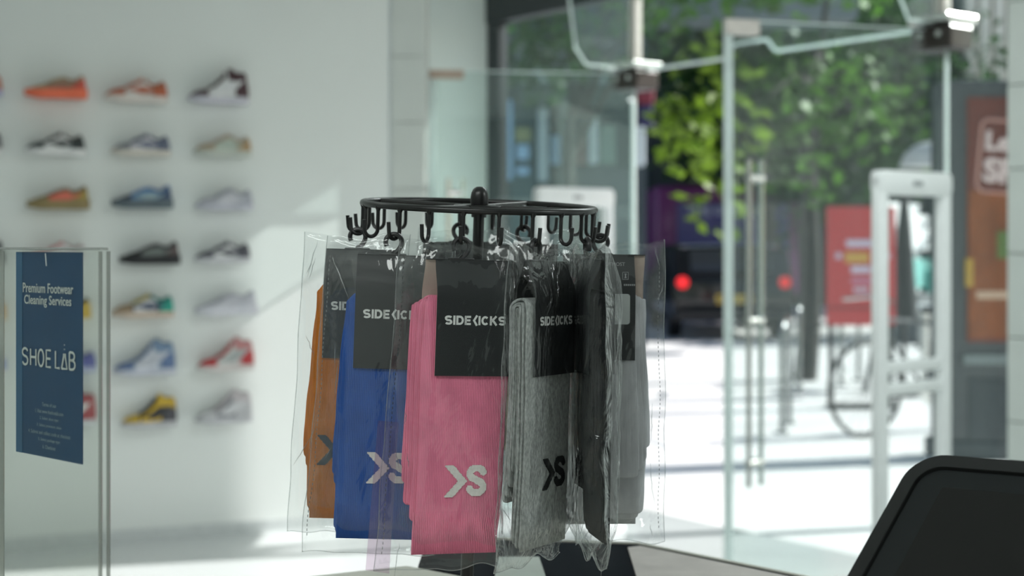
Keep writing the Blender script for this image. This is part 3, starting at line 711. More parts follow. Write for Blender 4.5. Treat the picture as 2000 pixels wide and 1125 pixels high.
def pack(label, color, ang, yaw, roll=2.0, dx=0.0, dz=0.0, card_c=0.005, back_dx=-0.009, logo='knit_white', mirror_layers=1, crinkle=1.0, seed=1, sticker=False, detail=True, heather=0.0, taper=0.0, lean=0.0, zlen=0.0, logo_dx=0.0, sock_l=-0.042, sock_r=0.043, stag=(0, -0.0015, -0.003, -0.002), zst=(0, 0.002, 0.006, 0.012), lining='card', transl=0.12, seams='', bag=(-0.058, 0.049), card_w=0.076):
    hookp = Mst @ (hang(ang) @ Vector((JR, 0, HB + rj + 0.0030)))
    base = Matrix.Translation(hookp + Vector((0, 0, 0))) @ Matrix.Rotation(math.radians(roll), 4, 'Y') @ Matrix.Rotation(math.radians(yaw), 4, 'Z')
    root = thing('sock_pack', label, 'socks', base, 'bagged pairs of socks on the revolving stand')
    knit = knit_mat('ribbed knit ' + str(seed), color, heather, transl)
    # hanger: question-mark hook on a flat bar; its top sits in the wire hook
    r = 0.0076
    pts = [(-0.0066, 0, -0.0122), (-0.0076, 0, -0.0098)] + [(r * 1.05 * math.cos(a), 0, -r - 0.0002 + r * math.sin(a)) for a in [math.radians(190 - 19 * k) for k in range(11)]] + [(0.0074, 0, -0.0115), (0.0050, 0, -0.0155), (0.0022, 0, -0.0185), (0.0010, 0, -0.0225)]
    b = BM(); tube(b, [(p[0], p[1], p[2] + 0.0) for p in pts], [0.0025] * len(pts), 9)
    prism(b, [(-0.0035, -0.0205), (0.0045, -0.0205), (0.0022, -0.0160), (0.0, -0.0160)], -0.0015, 0.0015)
    obj('hanger_hook', b, M['hanger'], root, True)
    obj('hanger_bar', box(BM(), (0.0, 0, -0.0205), (0.026, 0.006, 0.0026), bev=0.001), M['hanger'], root, True)
    ZT = -0.054 + dz; ZF = -0.302 + dz - zlen; ZB = -0.250 + dz
    X = dx
    sl, sr = sock_l, sock_r
    bow = lambda z: 0.0
    def xl(off):
        def f(z, front):
            k = (z - ZT) / (ZF - ZT)
            v = X + sl + off - lean * k + 0.0025 * math.sin(k * 5 + seed) - 0.004 * sstep(0.25, 0.75, k) * (0 if front else 1) + taper * k * k
            return v
        return f
    def xr(off):
        def f(z, front):
            k = (z - ZT) / (ZF - ZT)
            return X + sr + off - lean * k - 0.002 * math.sin(k * 4) - taper * k * k - (0.004 * sstep(0.7, 1, k) if front else 0)
        return f
    r0 = 0.0092
    lay = [(r0, 0.0028, ZF, ZB, stag[0], 0), (0.0060, 0.0024, ZF + zst[1], ZB + 0.006, stag[1], -0.001), (0.0031, 0.0022, ZF + zst[2], ZB + 0.016, stag[2], -0.002), (0.0009, 0.0012, ZF + zst[3], ZB + 0.03, stag[3], -0.003)]
    for i, (rr, th, zf, zb, o1, o2) in enumerate(lay if detail else lay[:2]):
        bm = band(rr, th, ZT - r0, zf, zb, xl(o1), xr(o2), seed * 7 + i)
        obj('sock_layer', bm, knit, root, 'all')
    yf = -(r0 + 0.0015) - 0.0008
    # cuff with broad ribs at the foot of the front leg
    if detail:
        b = BM(); z0, z1 = ZF, ZF + 0.040
        x0_, x1_ = xl(0)(ZF, True) + 0.0006, xr(0)(ZF, True) - 0.0006; nr = 46
        for k in range(nr):
            xx = x0_ + (x1_ - x0_) * (k + .5) / nr
            tube(b, [(xx + 0.004 * sstep(0.6, 1, k / nr) + 0.0005 * math.sin(k), yf + 0.0014, z1), (xx + 0.001 * sstep(0.6, 1, k / nr), yf + 0.0013, (z0 + z1) / 2), (xx, yf + 0.0013, z0 - 0.0004)], [0.0004, 0.00125, 0.00125], 5)
        c = obj('cuff', b, knit, root, 'all'); c['kind'] = 'stuff'
        # the knitted mark: a chevron and an S
        lx0 = X - 0.0015 + logo_dx; lz0 = ZF + 0.069
        ch = cells(lambda x, z: chevron(x, z, 0.0235, 0.031, 0.0092), -0.001, 0.026, -0.017, 0.017, 0.00105, 0.00085, 0)
        obj('knit_mark', ch, M[logo], root, M=Matrix.Translation((lx0 - 0.019, yf + 0.0002, lz0)))
        es = cells(lambda x, z: ess(x, z, 0.020, 0.028, 0.006), -0.001, 0.0215, -0.001, 0.0295, 0.00105, 0.00085, 0)
        obj('knit_mark', es, M[logo], root, M=Matrix.Translation((lx0 + 0.0035, yf + 0.0002, lz0 - 0.0135)))
    # header card folded over the top
    cx0, cx1 = card_c - card_w / 2, card_c + card_w / 2
    yc = r0 + 0.0015 + 0.0017; zt_, zb_ = -0.0215, -0.132
    def panel(x0, x1, s, m, off, name):
        b = BM(); n = 14; rows = []
        for k in range(n + 1):
            z = zt_ + (zb_ - zt_) * k / n
            y = s * (0.0012 + (yc - 0.0012) * sstep(0, 0.30, k / n)) + s * off
            rows.append([b.verts.new((x0 + (x1 - x0) * q / 4, y + s * 0.0006 * math.sin(q / 4 * PI), z)) for q in range(5)])
        for A, B in zip(rows, rows[1:]):
            for q in range(4): b.faces.new((A[q], A[q + 1], B[q + 1], B[q]))
        b.normal_update()
        r_ = bmesh.ops.solidify(b, geom=b.faces[:], thickness=0.0004)
        return obj(name, b, m, root, True)
    panel(cx0, cx1, -1, M['card'], 0.0005, 'header_card')
    li = panel(cx0, cx1, -1, M[lining], 0.0, 'card_lining')
    if lining == 'kraft': li['label'] = 'pale uncoated inside of the folded card'
    panel(cx0 + back_dx, cx1 + back_dx, 1, M['card'], 0.0005, 'header_card')
    panel(cx0 + back_dx, cx1 + back_dx, 1, M[lining], 0.0, 'card_lining')
    obj('card_fold', box(BM(), (card_c + back_dx / 2, 0, zt_ + 0.0004), (card_w + abs(back_dx), 0.0036, 0.0012), bev=0.0005), M['card'], root)
    obj('brand_lettering', brand_bm(), M['white_print'], root, M=Matrix.Translation((card_c, -(yc + 0.00135), -0.083)))
    if sticker:
        Mb = Matrix.Rotation(PI, 4, 'Z')
        cb = card_c + back_dx
        def bk(bm, name, m, x, z): return obj(name, bm, m, root, M=Matrix.Translation((cb + x, yc + 0.0015, z)) @ Mb)
        bk(prism(BM(), rrect(-0.014, -0.016, 0.014, 0.016, 0.003, 4), -0.0003, 0.0001), 'price_label', mat('grey price label', (0.42, 0.45, 0.44), 0.5), -0.018, -0.078)
        t, a, c = text_bm('UTMOST', 0.0052, ext=0.0001); bk(t, 'small_print', M['grey_print'], -0.016, -0.0325)
        b = BM()
        for xx, zz, ww, hh in ((0, 0.0038, 0.006, 0.0004), (0, -0.0038, 0.006, 0.0004), (-0.003, 0, 0.0004, 0.0076), (0.003, 0, 0.0004, 0.0076), (0, 0, 0.0012, 0.0044), (0, 0.002, 0.0025, 0.0006), (0, -0.002, 0.0025, 0.0006)): box(b, (xx, 0, zz), (ww, 0.0003, hh))
        bk(b, 'small_print', M['grey_print'], -0.027, -0.043)
        b = BM()
        for q in range(6): box(b, (q * 0.0021, 0, 0), (0.0015, 0.0003, 0.0018))
        bk(b, 'small_print', M['grey_print'], -0.026, -0.0525)
    # clear bag
    L, R = bag
    ztop = lambda a: -0.004 - 0.010 * noise.noise(Vector((a * 3 + seed, 2, 1))) - 0.010 * (0.5 - abs(a - 0.5)) * crinkle
    zbot = lambda a: ZF - 0.017 - 0.006 * noise.noise(Vector((a * 4 + seed, 7, 3))) * crinkle
    bxl = lambda c: X * 0.7 + L - 0.006 * c - lean * c + 0.003 * noise.noise(Vector((seed, c * 5, 0)))
    bxr = lambda c: X * 0.7 + R - 0.002 * c - lean * c + 0.003 * noise.noise(Vector((seed + 2, c * 5, 0)))
    def T(x, z):
        e = sstep(X + L - 0.004, X + sl + 0.004, x) * sstep(X + R + 0.006, X + sr - 0.004, x)
        v = sstep(ZF - 0.02, ZF + 0.03, z)
        top = sstep(0.0, -0.06, z)
        return 0.0012 + (0.0155 * e) * v * (0.30 + 0.70 * top)
    o = obj('bag_film', bag_sheets(bxl, bxr, ztop, zbot, T, seed * 3.7, crinkle), M['film_crinkled' if crinkle > 1.2 else 'film'], root, 'all', recalc=False)
    # welded rims: thicker doubled film down the sides and across the foot
    b = BM(); npt = 60
    for fx, sg in ((bxl, 1), (bxr, -1)):
        tube(b, [(fx(k / npt) + 0.0003 * sg, 0.0028 * noise.noise(Vector((fx(k / npt) * 22 + seed * 3.7, (ztop(0 if sg > 0 else 1) * (1 - k / npt) + zbot(0 if sg > 0 else 1) * k / npt) * 26, 1.7))) * crinkle, ztop(0 if sg > 0 else 1) * (1 - k / npt) + zbot(0 if sg > 0 else 1) * k / npt) for k in range(npt + 1)], 0.00045, 5)
    tube(b, [(bxl(1) + (bxr(1) - bxl(1)) * k / npt, 0, zbot(k / npt)) for k in range(npt + 1)], 0.0005, 5)
    obj('bag_weld', b, M['film_fold'], root, 'all')
    if detail:
        b = BM()
        for fx, sg in [q for q, nm in (((bxl, 1), 'L'), ((bxr, -1), 'R')) if nm in seams]:
            for k in range(62):
                c = 0.06 + 0.9 * k / 62
                z = ztop(0.1) * (1 - c) + zbot(0.1) * c; x = fx(c) + sg * 0.0052
                box(b, (x, -0.0030 - T(x, z), z), (0.0007, 0.0003, 0.0024))
        if seams: s = obj('seam_stitching', b, M['seam'], root); s['kind'] = 'stuff'
        else: b.free()
        # sharp creases pulled across the film
        b = BM(); rnd = random.Random(seed * 11)
        for k in range(int(14 * crinkle)):
            z = rnd.uniform(ZF - 0.01, -0.02); x = rnd.choice((L + 0.006, L + 0.012, R - 0.006, R - 0.012, R - 0.004)) + rnd.uniform(-0.004, 0.004) + X * 0.7
            an = rnd.gauss(PI / 2, 0.3); ln = rnd.uniform(0.012, 0.05)
            pts = []
            for q in range(9):
                xx = x + math.cos(an) * ln * (q / 8 - .5) + 0.0015 * noise.noise(Vector((q * .5, k, seed))); zz = z + math.sin(an) * ln * (q / 8 - .5)
                if zz > -0.012: zz = -0.012
                pts.append((xx, -(T(xx, zz) + 0.0010), zz))
            tube(b, pts, [0.00005 + 0.00042 * math.sin(PI * q / 8) for q in range(9)], 4)
        s = obj('film_crease', b, M['film_fold'], root, 'all'); s['kind'] = 'stuff'
    return root
A = ANG
G = lambda k: -5.8 + 360.0 / 22 * k
pack('orange ribbed socks in a clear bag, leftmost on the stand, dark chevron', (0.78, 0.25, 0.025), G(-4), 0, 1.5, dx=0.003, dz=-0.003, card_c=0.006, back_dx=0.0, logo='knit_navy', transl=0.3, seed=2, crinkle=0.8, lean=0.004, zlen=-0.010, logo_dx=-0.018, bag=(-0.057, 0.052))
pack('royal blue ribbed socks in a clear bag between the orange and pink pairs', (0.030, 0.110, 0.42), G(-2), 3, 2.0, dx=0.001, dz=-0.006, card_c=0.003, back_dx=0.0, seams='L', seed=3, crinkle=0.7, lean=0.008, logo_dx=0.0, zlen=-0.010, bag=(-0.066, 0.060))
pk = pack('pink ribbed socks in a clear bag at the front of the stand', (0.90, 0.24, 0.38), G(0), 17, 2.0, dx=0.005, dz=-0.003, card_c=0.0125, back_dx=-0.009, lining='kraft', seams='L', seed=4, crinkle=1.0, lean=0.009, logo_dx=0.003, sock_r=0.049, stag=(0, -0.0045, -0.0085, -0.0105), zst=(0, 0.030, 0.045, 0.045), sock_l=-0.039, zlen=-0.003, bag=(-0.064, 0.054))
b = BM(); prism(b, [(-0.083, -0.318), (-0.060, -0.322), (-0.056, -0.178), (-0.076, -0.176)], -0.0004, 0.0002)
obj('bag_flap', b, M['tape'], pk)
pack('heather grey ribbed socks in a clear bag turned half sideways beside the pink pair', (0.42, 0.44, 0.43), G(2), 57, 1.5, dx=0.016, dz=-0.004, card_c=0.020, back_dx=0.0, logo='knit_black', seed=5, crinkle=1.5, heather=0.28, lean=0.004, logo_dx=0.010, zlen=-0.008, bag=(-0.060, 0.056))
pack('black socks in a crinkled clear bag hanging edge-on, right of the grey pair', (0.014, 0.015, 0.016), G(4), 102, 0.5, dx=-0.020, dz=0.002, card_c=-0.018, back_dx=0.0, logo='knit_black', seed=6, crinkle=2.2, taper=0.012, lean=0.0, bag=(-0.056, 0.052))
pack('white socks in a clear bag seen from the back, rightmost on the stand', (0.80, 0.81, 0.83), G(6), 184, 0.5, dx=-0.004, dz=-0.006, card_c=-0.010, back_dx=0.012, lining='kraft', transl=0.55, seams='L', seed=8, crinkle=1.0, sticker=True, lean=-0.003, stag=(0.008, 0.003, -0.001, -0.005), bag=(-0.066, 0.052))
pack('pink socks in a clear bag on the far side, behind the blue pair', (0.72, 0.20, 0.30), G(12), 196, 0.0, dx=0.0, dz=-0.004, seed=9, detail=False, zlen=-0.06)
pack('cream socks in a clear bag on the far side, behind the pole', (0.62, 0.52, 0.36), G(10), 160, 0.0, dx=0.0, dz=-0.004, seed=10, detail=False, zlen=-0.06)
# ------------------------------------------------------------------ sneakers on the left wall
LOW = [(0, .095), (.06, .104), (.15, .088), (.25, .085), (.36, .110), (.42, .112), (.55, .090), (.7, .068), (.85, .058), (.95, .045), (1, .024)]
HIGH = [(0, .135), (.05, .158), (.13, .155), (.22, .158), (.31, .178), (.37, .172), (.48, .122), (.60, .086), (.75, .066), (.88, .058), (.96, .044), (1, .024)]
RUN = [(0, .112), (.05, .118), (.16, .094), (.27, .092), (.36, .108), (.5, .094), (.65, .074), (.8, .060), (.93, .046), (1, .026)]
WID = [(0, .016), (.05, .029), (.2, .036), (.4, .035), (.6, .043), (.75, .047), (.88, .039), (.96, .025), (1, .007)]
SHOEMAT = {}
def smat(c, kind='leather'):
    k = (c, kind)
    if k not in SHOEMAT: SHOEMAT[k] = mat('sneaker %s %d' % (kind, len(SHOEMAT)), c, 0.55 if kind == 'leather' else 0.7, var=0.05, vscale=60)
    return SHOEMAT[k]
BLK = (.015, .016, .018); WHT = (.72, .72, .72); GRY = (.36, .37, .40); OFF = (.60, .56, .50)
def shoe(px_heel, px_toe, py_sole, style, c, label):
    """c: sole, upper, toe, panel, heel, stay, stripe, collar"""
    hp = {'low': LOW, 'high': HIGH, 'run': RUN}[style]
    def hit(px):
        k = (px - 1000) / F_PX                                     # x = k*y on the wall line
        s = (k * WA.y - WA.x) / (UW.x - k * UW.y); return s
    s0, s1 = hit(px_heel), hit(px_toe); L = s0 - s1
    sc = L / 0.30
    a = Wt(s0); z = HC - (py_sole - YH) * a.y / F_PX
    o = a + NW * 0.0515
    Mx = frame((o.x, o.y, z), (-UW.x, -UW.y, 0))
    root = thing('sneaker', label, 'shoe', Mx, 'sneakers displayed on the left wall')
    Lm = L; z0 = 0.026 * sc if style != 'run' else 0.036 * sc
    hs = sc * (1.0 if style != 'high' else 0.98)
    def Sf(u, ph, off=0.0):
        h = lerp(hp, u) * hs; wd = lerp(WID, u) * 1.0
        cs, sn = math.cos(ph), max(0.0, math.sin(ph))
        hi = max(h - z0, 0.004)
        y = wd * (abs(cs) ** 0.7) * (1 if cs > 0 else -1) * (1 - (0.42 if u < .5 else 0.30) * sn)
        zz = z0 + hi * sn ** 0.75
        x = Lm * (0.015 + 0.965 * u)
        if u < 0.2: x += 0.008 * sn * (1 - u / .2) * (1 if style != 'high' else 0.6)
        return Vector((x, y + off * cs, zz + off * sn))
    b = BM(); V = surf(b, lambda i, j: Sf(i, PI * j), 26, 20)
    b.faces.new(V[0]); b.faces.new(V[-1][::-1])
    obj('upper', b, smat(c[1]), root, True)
    # sole: flat ground line, slight toe spring, flared heel on runners
    b = BM()
    def so(i, j):
        a_ = 2 * PI * j; wd = lerp(WID, i) + 0.004
        sp = 0.010 * sstep(.75, 1, i) * sc
        y = wd * max(-1, min(1, 1.35 * math.cos(a_))); zt = z0 + 0.004 + (0.010 * (1 - i) if style == 'run' else 0)
        zz = sp + (zt - sp) * (0.5 + 0.5 * max(-1, min(1, 1.35 * math.sin(a_))))
        return Vector((Lm * i + (0.004 if i == 0 else 0) - (0.006 * (1 - i) if style == 'run' else 0), y, zz))
    V = surf(b, so, 24, 16, closed_v=True); b.faces.new(V[0]); b.faces.new(V[-1][::-1])
    obj('sole', b, smat(c[0], 'sole'), root, True)
    def patch(name, u0, u1, p0, p1, col, off=0.0018, nu=12, nv=6, fn=None, both=True):
        b = BM()
        for side in ((0, 1) if both else (0,)):
            def f(i, j):
                u = u0 + (u1 - u0) * i
                q0, q1 = (fn(i) if fn else (p0, p1))
                ph = q0 + (q1 - q0) * j
                if side: ph = PI - ph
                return Sf(u, ph, off)
            surf(b, f, nu, nv)
        return obj(name, b, smat(col), root, True)
    patch('toe_cap', .70, 1.0, 0.0, PI, c[2], both=False, nu=10, nv=16)
    patch('side_panel', .30, .66, 0.02, .75, c[3])
    patch('heel_counter', 0.0, .24, 0.02, .80 if style != 'high' else .55, c[4])
    patch('eyestay', .40, .70, .80, 1.28, c[5], off=0.0026)
    patch('side_stripe', .10, .66, 0, 0, c[6], off=0.0032, nu=16, nv=4, fn=lambda i: (lambda m, h: (m - h, m + h))(.62 - .42 * math.sin(PI * min(1, i * 1.15) * .75) + .1 * i, .16 * math.sin(PI * i) ** .6 + .02))
    patch('ankle_collar', .02, .36, .78 if style != 'high' else .50, PI / 2 * .96, c[7], off=0.0024, nu=12, nv=5)
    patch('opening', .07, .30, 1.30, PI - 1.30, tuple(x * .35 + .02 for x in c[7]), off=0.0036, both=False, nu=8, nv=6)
    b = BM()
    for k in range(5):
        u = .42 + .055 * k
        tube(b, [Sf(u, 1.0 + q * (PI - 2.0) / 6, 0.005) for q in range(7)], 0.0032, 5)
    obj('laces', b, smat(tuple(min(1, x * 1.1 + .03) for x in c[5]), 'laces'), root, True)
    return root
RUST = (.46, .12, .055); TAN = (.42, .34, .22); DKB = (.055, .020, .026); NVY = (.04, .055, .10); OLV = (.25, .19, .085); SKY = (.10, .22, .45)
# columns from left to right, rows from the top: heel x, toe x, sole y, cut, colours, label
shoe(167, 46, 196, 'run', ((.78, .16, .08), TAN, TAN, (.36, .22, .15), (.60, .09, .06), TAN, (.30, .14, .10), (.36, .28, .18)), 'olive tan runner with a bright orange-red sole')
shoe(165, 46, 305, 'low', (WHT, (.60, .62, .63), (.035, .05, .05), WHT, (.03, .04, .04), (.03, .04, .04), (.05, .06, .06), (.05, .06, .06)), 'black and white low sneaker under the orange-soled runner')
shoe(172, 50, 410, 'run', (OLV, OLV, OLV, (.72, .17, .12), (.34, .25, .06), (.20, .14, .07), (.72, .17, .12), (.20, .14, .07)), 'olive sneaker with a coral side panel')
shoe(167, 52, 514, 'low', (WHT, (.62, .61, .64), (.66, .36, .36), WHT, (.60, .60, .60), (.62, .30, .31), (.66, .62, .64), (.45, .36, .36)), 'pink and white sneaker just above the sign holder')
shoe(177, 58, 620, 'low', ((.62, .42, .06), (.03, .03, .035), (.62, .42, .06), (.03, .03, .035), (.62, .42, .05), (.03, .03, .035), (.62, .42, .05), (.02, .02, .03)), 'black and yellow low sneaker whose heel shows through the clear sign holder')
shoe(187, 66, 724, 'low', ((.42, .44, .62), (.55, .56, .66), (.10, .11, .36), WHT, (.09, .10, .36), (.09, .10, .36), (.12, .13, .4), (.10, .11, .36)), 'violet-blue sneaker half behind the blue leaflet')
shoe(187, 66, 826, 'high', ((.62, .62, .66), (.42, .06, .07), WHT, (.05, .06, .12), (.36, .05, .06), (.05, .06, .12), WHT, (.36, .05, .06)), 'red and navy high-top half behind the foot of the leaflet')
shoe(325, 200, 204, 'low', ((.66, .60, .56), (.60, .55, .52), RUST, (.66, .62, .60), RUST, RUST, RUST, (.40, .12, .06)), 'rust and white low sneaker in the top row, middle column')
shoe(330, 214, 307, 'low', (OFF, (.52, .50, .55), (.20, .21, .24), (.62, .60, .64), (.12, .14, .20), (.13, .15, .22), (.15, .17, .24), (.13, .15, .22)), 'grey and slate low sneaker with an off-white sole')
shoe(333, 215, 408, 'run', ((.10, .13, .15), SKY, (.02, .03, .06), (.14, .26, .42), (.03, .06, .14), SKY, (.32, .42, .45), (.08, .16, .34)), 'bright blue runner with a black toe')
shoe(347, 230, 516, 'run', (BLK, (.03, .032, .035), BLK, (.16, .18, .17), (.10, .07, .07), (.05, .04, .045), (.16, .18, .17), (.03, .03, .035)), 'all-black runner in the middle column')
shoe(337, 214, 618, 'low', ((.52, .42, .34), (.06, .07, .10), (.34, .24, .15), (.60, .60, .62), (.01, .32, .24), (.42, .34, .05), (.06, .08, .13), (.02, .20, .17)), 'sneaker in yellow, navy and teal green')
shoe(340, 217, 728, 'high', ((.50, .52, .60), (.32, .38, .48), (.12, .18, .34), (.60, .62, .68), (.10, .16, .30), (.12, .18, .32), (.46, .48, .54), (.16, .24, .36)), 'blue-grey and white high-top in the middle column')
shoe(343, 233, 828, 'high', ((.46, .46, .48), (.04, .04, .045), (.55, .36, .03), (.62, .40, .02), (.06, .06, .07), (.02, .02, .025), (.03, .03, .035), (.55, .36, .03)), 'yellow and black high-top in the bottom row')
shoe(482, 364, 206, 'high', ((.56, .55, .62), WHT, (.10, .06, .07), WHT, DKB, DKB, (.68, .68, .70), DKB), 'dark maroon and white high-top in the top row')
shoe(487, 374, 308, 'low', ((.50, .53, .48), (.44, .36, .27), (.40, .31, .21), (.50, .56, .48), (.40, .26, .13), (.50, .40, .32), (.42, .48, .42), (.40, .33, .25)), 'tan and pale green low sneaker in the right column')
shoe(490, 378, 411, 'low', ((.50, .50, .57), (.47, .47, .53), (.47, .47, .53), (.55, .55, .60), (.40, .41, .47), (.40, .41, .46), (.58, .58, .63), (.40, .41, .46)), 'plain pale grey sneaker below the tan one')
shoe(485, 376, 513, 'low', ((.55, .55, .58), (.48, .48, .52), (.09, .09, .11), WHT, (.08, .08, .10), (.06, .06, .08), (.10, .10, .12), (.08, .08, .10)), 'black and grey low sneaker in the right column')
shoe(497, 377, 613, 'run', ((.62, .62, .68), (.58, .58, .63), (.50, .50, .56), (.62, .62, .67), (.58, .58, .64), (.47, .47, .53), (.52, .52, .58), (.50, .50, .56)), 'white and lilac-grey runner above the red high-top')
shoe(492, 381, 720, 'high', ((.60, .55, .54), (.58, .40, .40), (.48, .03, .035), (.62, .62, .60), (.44, .035, .04), (.44, .03, .035), (.38, .40, .40), (.50, .22, .22)), 'red and white high-top in the right column')
shoe(488, 377, 820, 'high', ((.50, .50, .53), (.55, .54, .56), (.56, .56, .58), (.22, .22, .25), (.48, .48, .50), (.50, .46, .48), (.60, .60, .62), (.50, .46, .48)), 'white and grey high-top at the foot of the right column')
shoe(5, -116, 190, 'low', ((.40, .40, .60), RUST, RUST, WHT, RUST, RUST, WHT, RUST), 'rust-red sneaker cut by the left edge, top row')
shoe(5, -116, 302, 'low', (WHT, BLK, BLK, WHT, (.10, .10, .11), BLK, WHT, BLK), 'black sneaker cut by the left edge, second row')
shoe(7, -115, 514, 'run', (BLK, BLK, BLK, GRY, BLK, BLK, GRY, BLK), 'black runner cut by the left edge, behind the top of the sign holder')
shoe(14, -108, 625, 'low', ((.66, .52, .34), OFF, OFF, OFF, (.62, .40, .18), OFF, OFF, OFF), 'off-white sneaker with an orange heel cut by the left edge')
shoe(14, -108, 730, 'low', (WHT, (.45, .48, .62), WHT, WHT, (.30, .34, .58), WHT, WHT, WHT), 'pale blue sneaker cut by the left edge, behind the sign holder')
# ------------------------------------------------------------------ the street outside
struct(obj('pavement', slab(BM(), [(-30, 3), (40, 3), (40, 60), (-30, 60)], -0.12, -0.02), M['paving']))
# unseen sun blocker added right of the view to shape the shoe wall's sun patch
sblk = thing('sun_blocker', 'added sun blocker on a post outside the shop, out of view', 'sun blocker', (4.0, 7.45, -0.02))
obj('post', tube(BM(), [(0, 0, 0), (0, 0, 6.5)], 0.05, 14), M['frame'], sblk, True)
obj('cloth', box(BM(), (0, 0.295, 4.72), (0.03, 0.50, 2.95), bev=0.006, seg=1), mat('blocker panel', (0.4, 0.42, 0.45), 0.8), sblk)
for z in (3.27, 6.17): obj('arm', tube(BM(), [(0, 0, z), (0, 0.53, z)], 0.015, 8), M['frame'], sblk, True)
def B(px0, px1, py0, py1, d):
    a, c = P(px0, py1, d), P(px1, py0, d); return a.x, c.x, a.z, c.z
# --- shopfront building across the street
DA = 19.0
sb = thing('shopfront_building', 'dark grey shopfront building across the street, behind the far door leaf', 'building', (0, DA, 0))
gw = mat('dark slate cladding', (0.040, 0.060, 0.072), 0.6); lb = mat('pale blue window poster', (0.34, 0.54, 0.80), 0.6); pc = mat('pale column', (0.46, 0.54, 0.58), 0.6)
def bp(name, px0, px1, py0, py1, m, depth=0.12, off=0.0, d=DA, par=sb):
    x0, x1, z0, z1 = B(px0, px1, py0, py1, d)
    return obj(name, box(BM(), ((x0 + x1) / 2, -depth / 2 - off, (z0 + z1) / 2), (x1 - x0, depth, z1 - z0), bev=min(.02, depth / 4), seg=1), m, par)
x0, x1, _, _ = B(860, 1262, 0, 480, DA)
obj('wall', box(BM(), ((x0 + x1) / 2, 0.5, 2.4), (x1 - x0, 1.0, 4.8)), gw, sb)
obj('upper_wall', box(BM(), ((x0 + x1) / 2 + 1, 1.2, 8.0), (x1 - x0 + 4, 1.0, 7.0)), mat('grey upper storey', (0.16, 0.19, 0.20), 0.7), sb)
bp('canopy', 1015, 1215, 150, 172, mat('canopy sheet', (0.22, 0.29, 0.30), 0.5), 1.1)
bp('fascia', 1015, 1215, 174, 208, mat('fascia', (0.075, 0.105, 0.105), 0.5), 0.5)
bp('roof_edge', 1008, 1128, 104, 146, mat('roof edge', (0.24, 0.25, 0.30), 0.7), 0.8)
bp('window_poster', 966, 1001, 196, 352, lb); bp('window_poster', 1009, 1034, 283, 312, lb); bp('window_poster', 1009, 1034, 326, 342, lb)
bp('shop_sign', 1006, 1037, 250, 276, mat('olive yellow sign', (0.28, 0.30, 0.15), 0.6)); bp('window_poster', 1074, 1107, 264, 322, lb)
for a, c, y0, y1 in ((1050, 1071, 212, 355), (1148, 1166, 232, 322), (1238, 1256, 250, 326)): bp('column', a, c, y0, y1, pc, 0.25)
bp('column', 1093, 1121, 150, 470, mat('olive grey column', (0.14, 0.18, 0.165), 0.6), 0.35)
bp('window_poster', 1124, 1146, 265, 322, mat('reddish poster', (0.28, 0.18, 0.18), 0.6)); bp('window', 1170, 1202, 246, 322, mat('greenish window', (0.16, 0.24, 0.22), 0.2))
bp('window', 1000, 1046, 205, 470, mat('dark shop window', (0.035, 0.075, 0.095), 0.15), 0.05); bp('plinth', 1122, 1240, 325, 475, mat('plinth', (0.06, 0.075, 0.09), 0.6), 0.1)
bp('shop_sign', 1244, 1276, 176, 204, mat('dark red sign', (0.20, 0.03, 0.05), 0.6)); bp('shop_sign', 1246, 1274, 206, 250, mat('dark navy sign', (0.03, 0.03, 0.10), 0.6))
# --- back row of buildings that closes the view
bk = thing('far_building', 'long dark building closing the street behind the trees', 'building', (0, 32, 0))
obj('wall', box(BM(), (3.0, 0.5, 7), (46, 1, 14)), mat('far dark wall', (0.022, 0.032, 0.032), 0.8), bk)
wm = mat('far window glass', (0.03, 0.045, 0.055), 0.1)
wf = None
for k in range(12):
    for r in range(3):
        Mx = Matrix.Translation((-8 + 2.1 * k, -0.03, 2.2 + 3.2 * r))
        if wf is None: wf = obj('window', box(BM(), (0, 0, 0), (1.2, 0.08, 1.7), bev=0.02, seg=1), wm, bk, M=Mx)
        else: share(wf, bk, Mx)
tw = thing('striped_tower', 'pale striped building above the orange advertising kiosk', 'building', (0, 25, 0))
x0, x1, z0, z1 = B(1872, 1990, -260, 180, 25)
obj('wall', box(BM(), ((x0 + x1) / 2, 0.6, z1 / 2), (x1 - x0, 1.0, z1)), mat('tower shade grey', (0.26, 0.26, 0.26), 0.7), tw)
pm_ = mat('beige pier', (0.85, 0.79, 0.72), 0.8)
for k in range(4):
    xa = x0 + (x1 - x0) * (0.02 + 0.24 * k)
    obj('pier', box(BM(), (xa + 0.12, -0.05, (z1 + z0) / 2), (0.20, 0.35, z1 - z0), bev=0.02, seg=1), pm_, tw)
# --- trees
def foliage(name, clumps, m, parent, per, size, seed):
    rnd = random.Random(seed); vs, fs = [], []
    for (c, r) in clumps:
        cnt = int(per * r * r)
        for k in range(cnt):
            d = Vector((rnd.gauss(0, 1), rnd.gauss(0, 1), rnd.gauss(0, 1))).normalized()
            p = Vector(c) + d * r * (0.45 + 0.6 * rnd.random() ** .6)
            a = Vector((rnd.gauss(0, 1), rnd.gauss(0, 1), rnd.gauss(0, .6))).normalized()
            bvec = a.cross(Vector((rnd.gauss(0, 1), rnd.gauss(0, 1), rnd.gauss(0, 1)))).normalized()
            s = size * rnd.uniform(.6, 1.3); i = len(vs)
            vs += [p - a * s * .6, p + bvec * s * .34, p + a * s * .6, p - bvec * s * .34]; fs.append((i, i + 1, i + 2, i + 3))
    me = bpy.data.meshes.new(name); me.from_pydata([tuple(v) for v in vs], [], fs); me.materials.append(m)
    o = bpy.data.objects.new(name, me); COL.objects.link(o); o.parent = parent; o['kind'] = 'stuff'
    return o
lf1 = mat('sunlit lime leaves', (0.16, 0.27, 0.020), 0.5, var=0.35, vscale=1.5, transl=0.45)
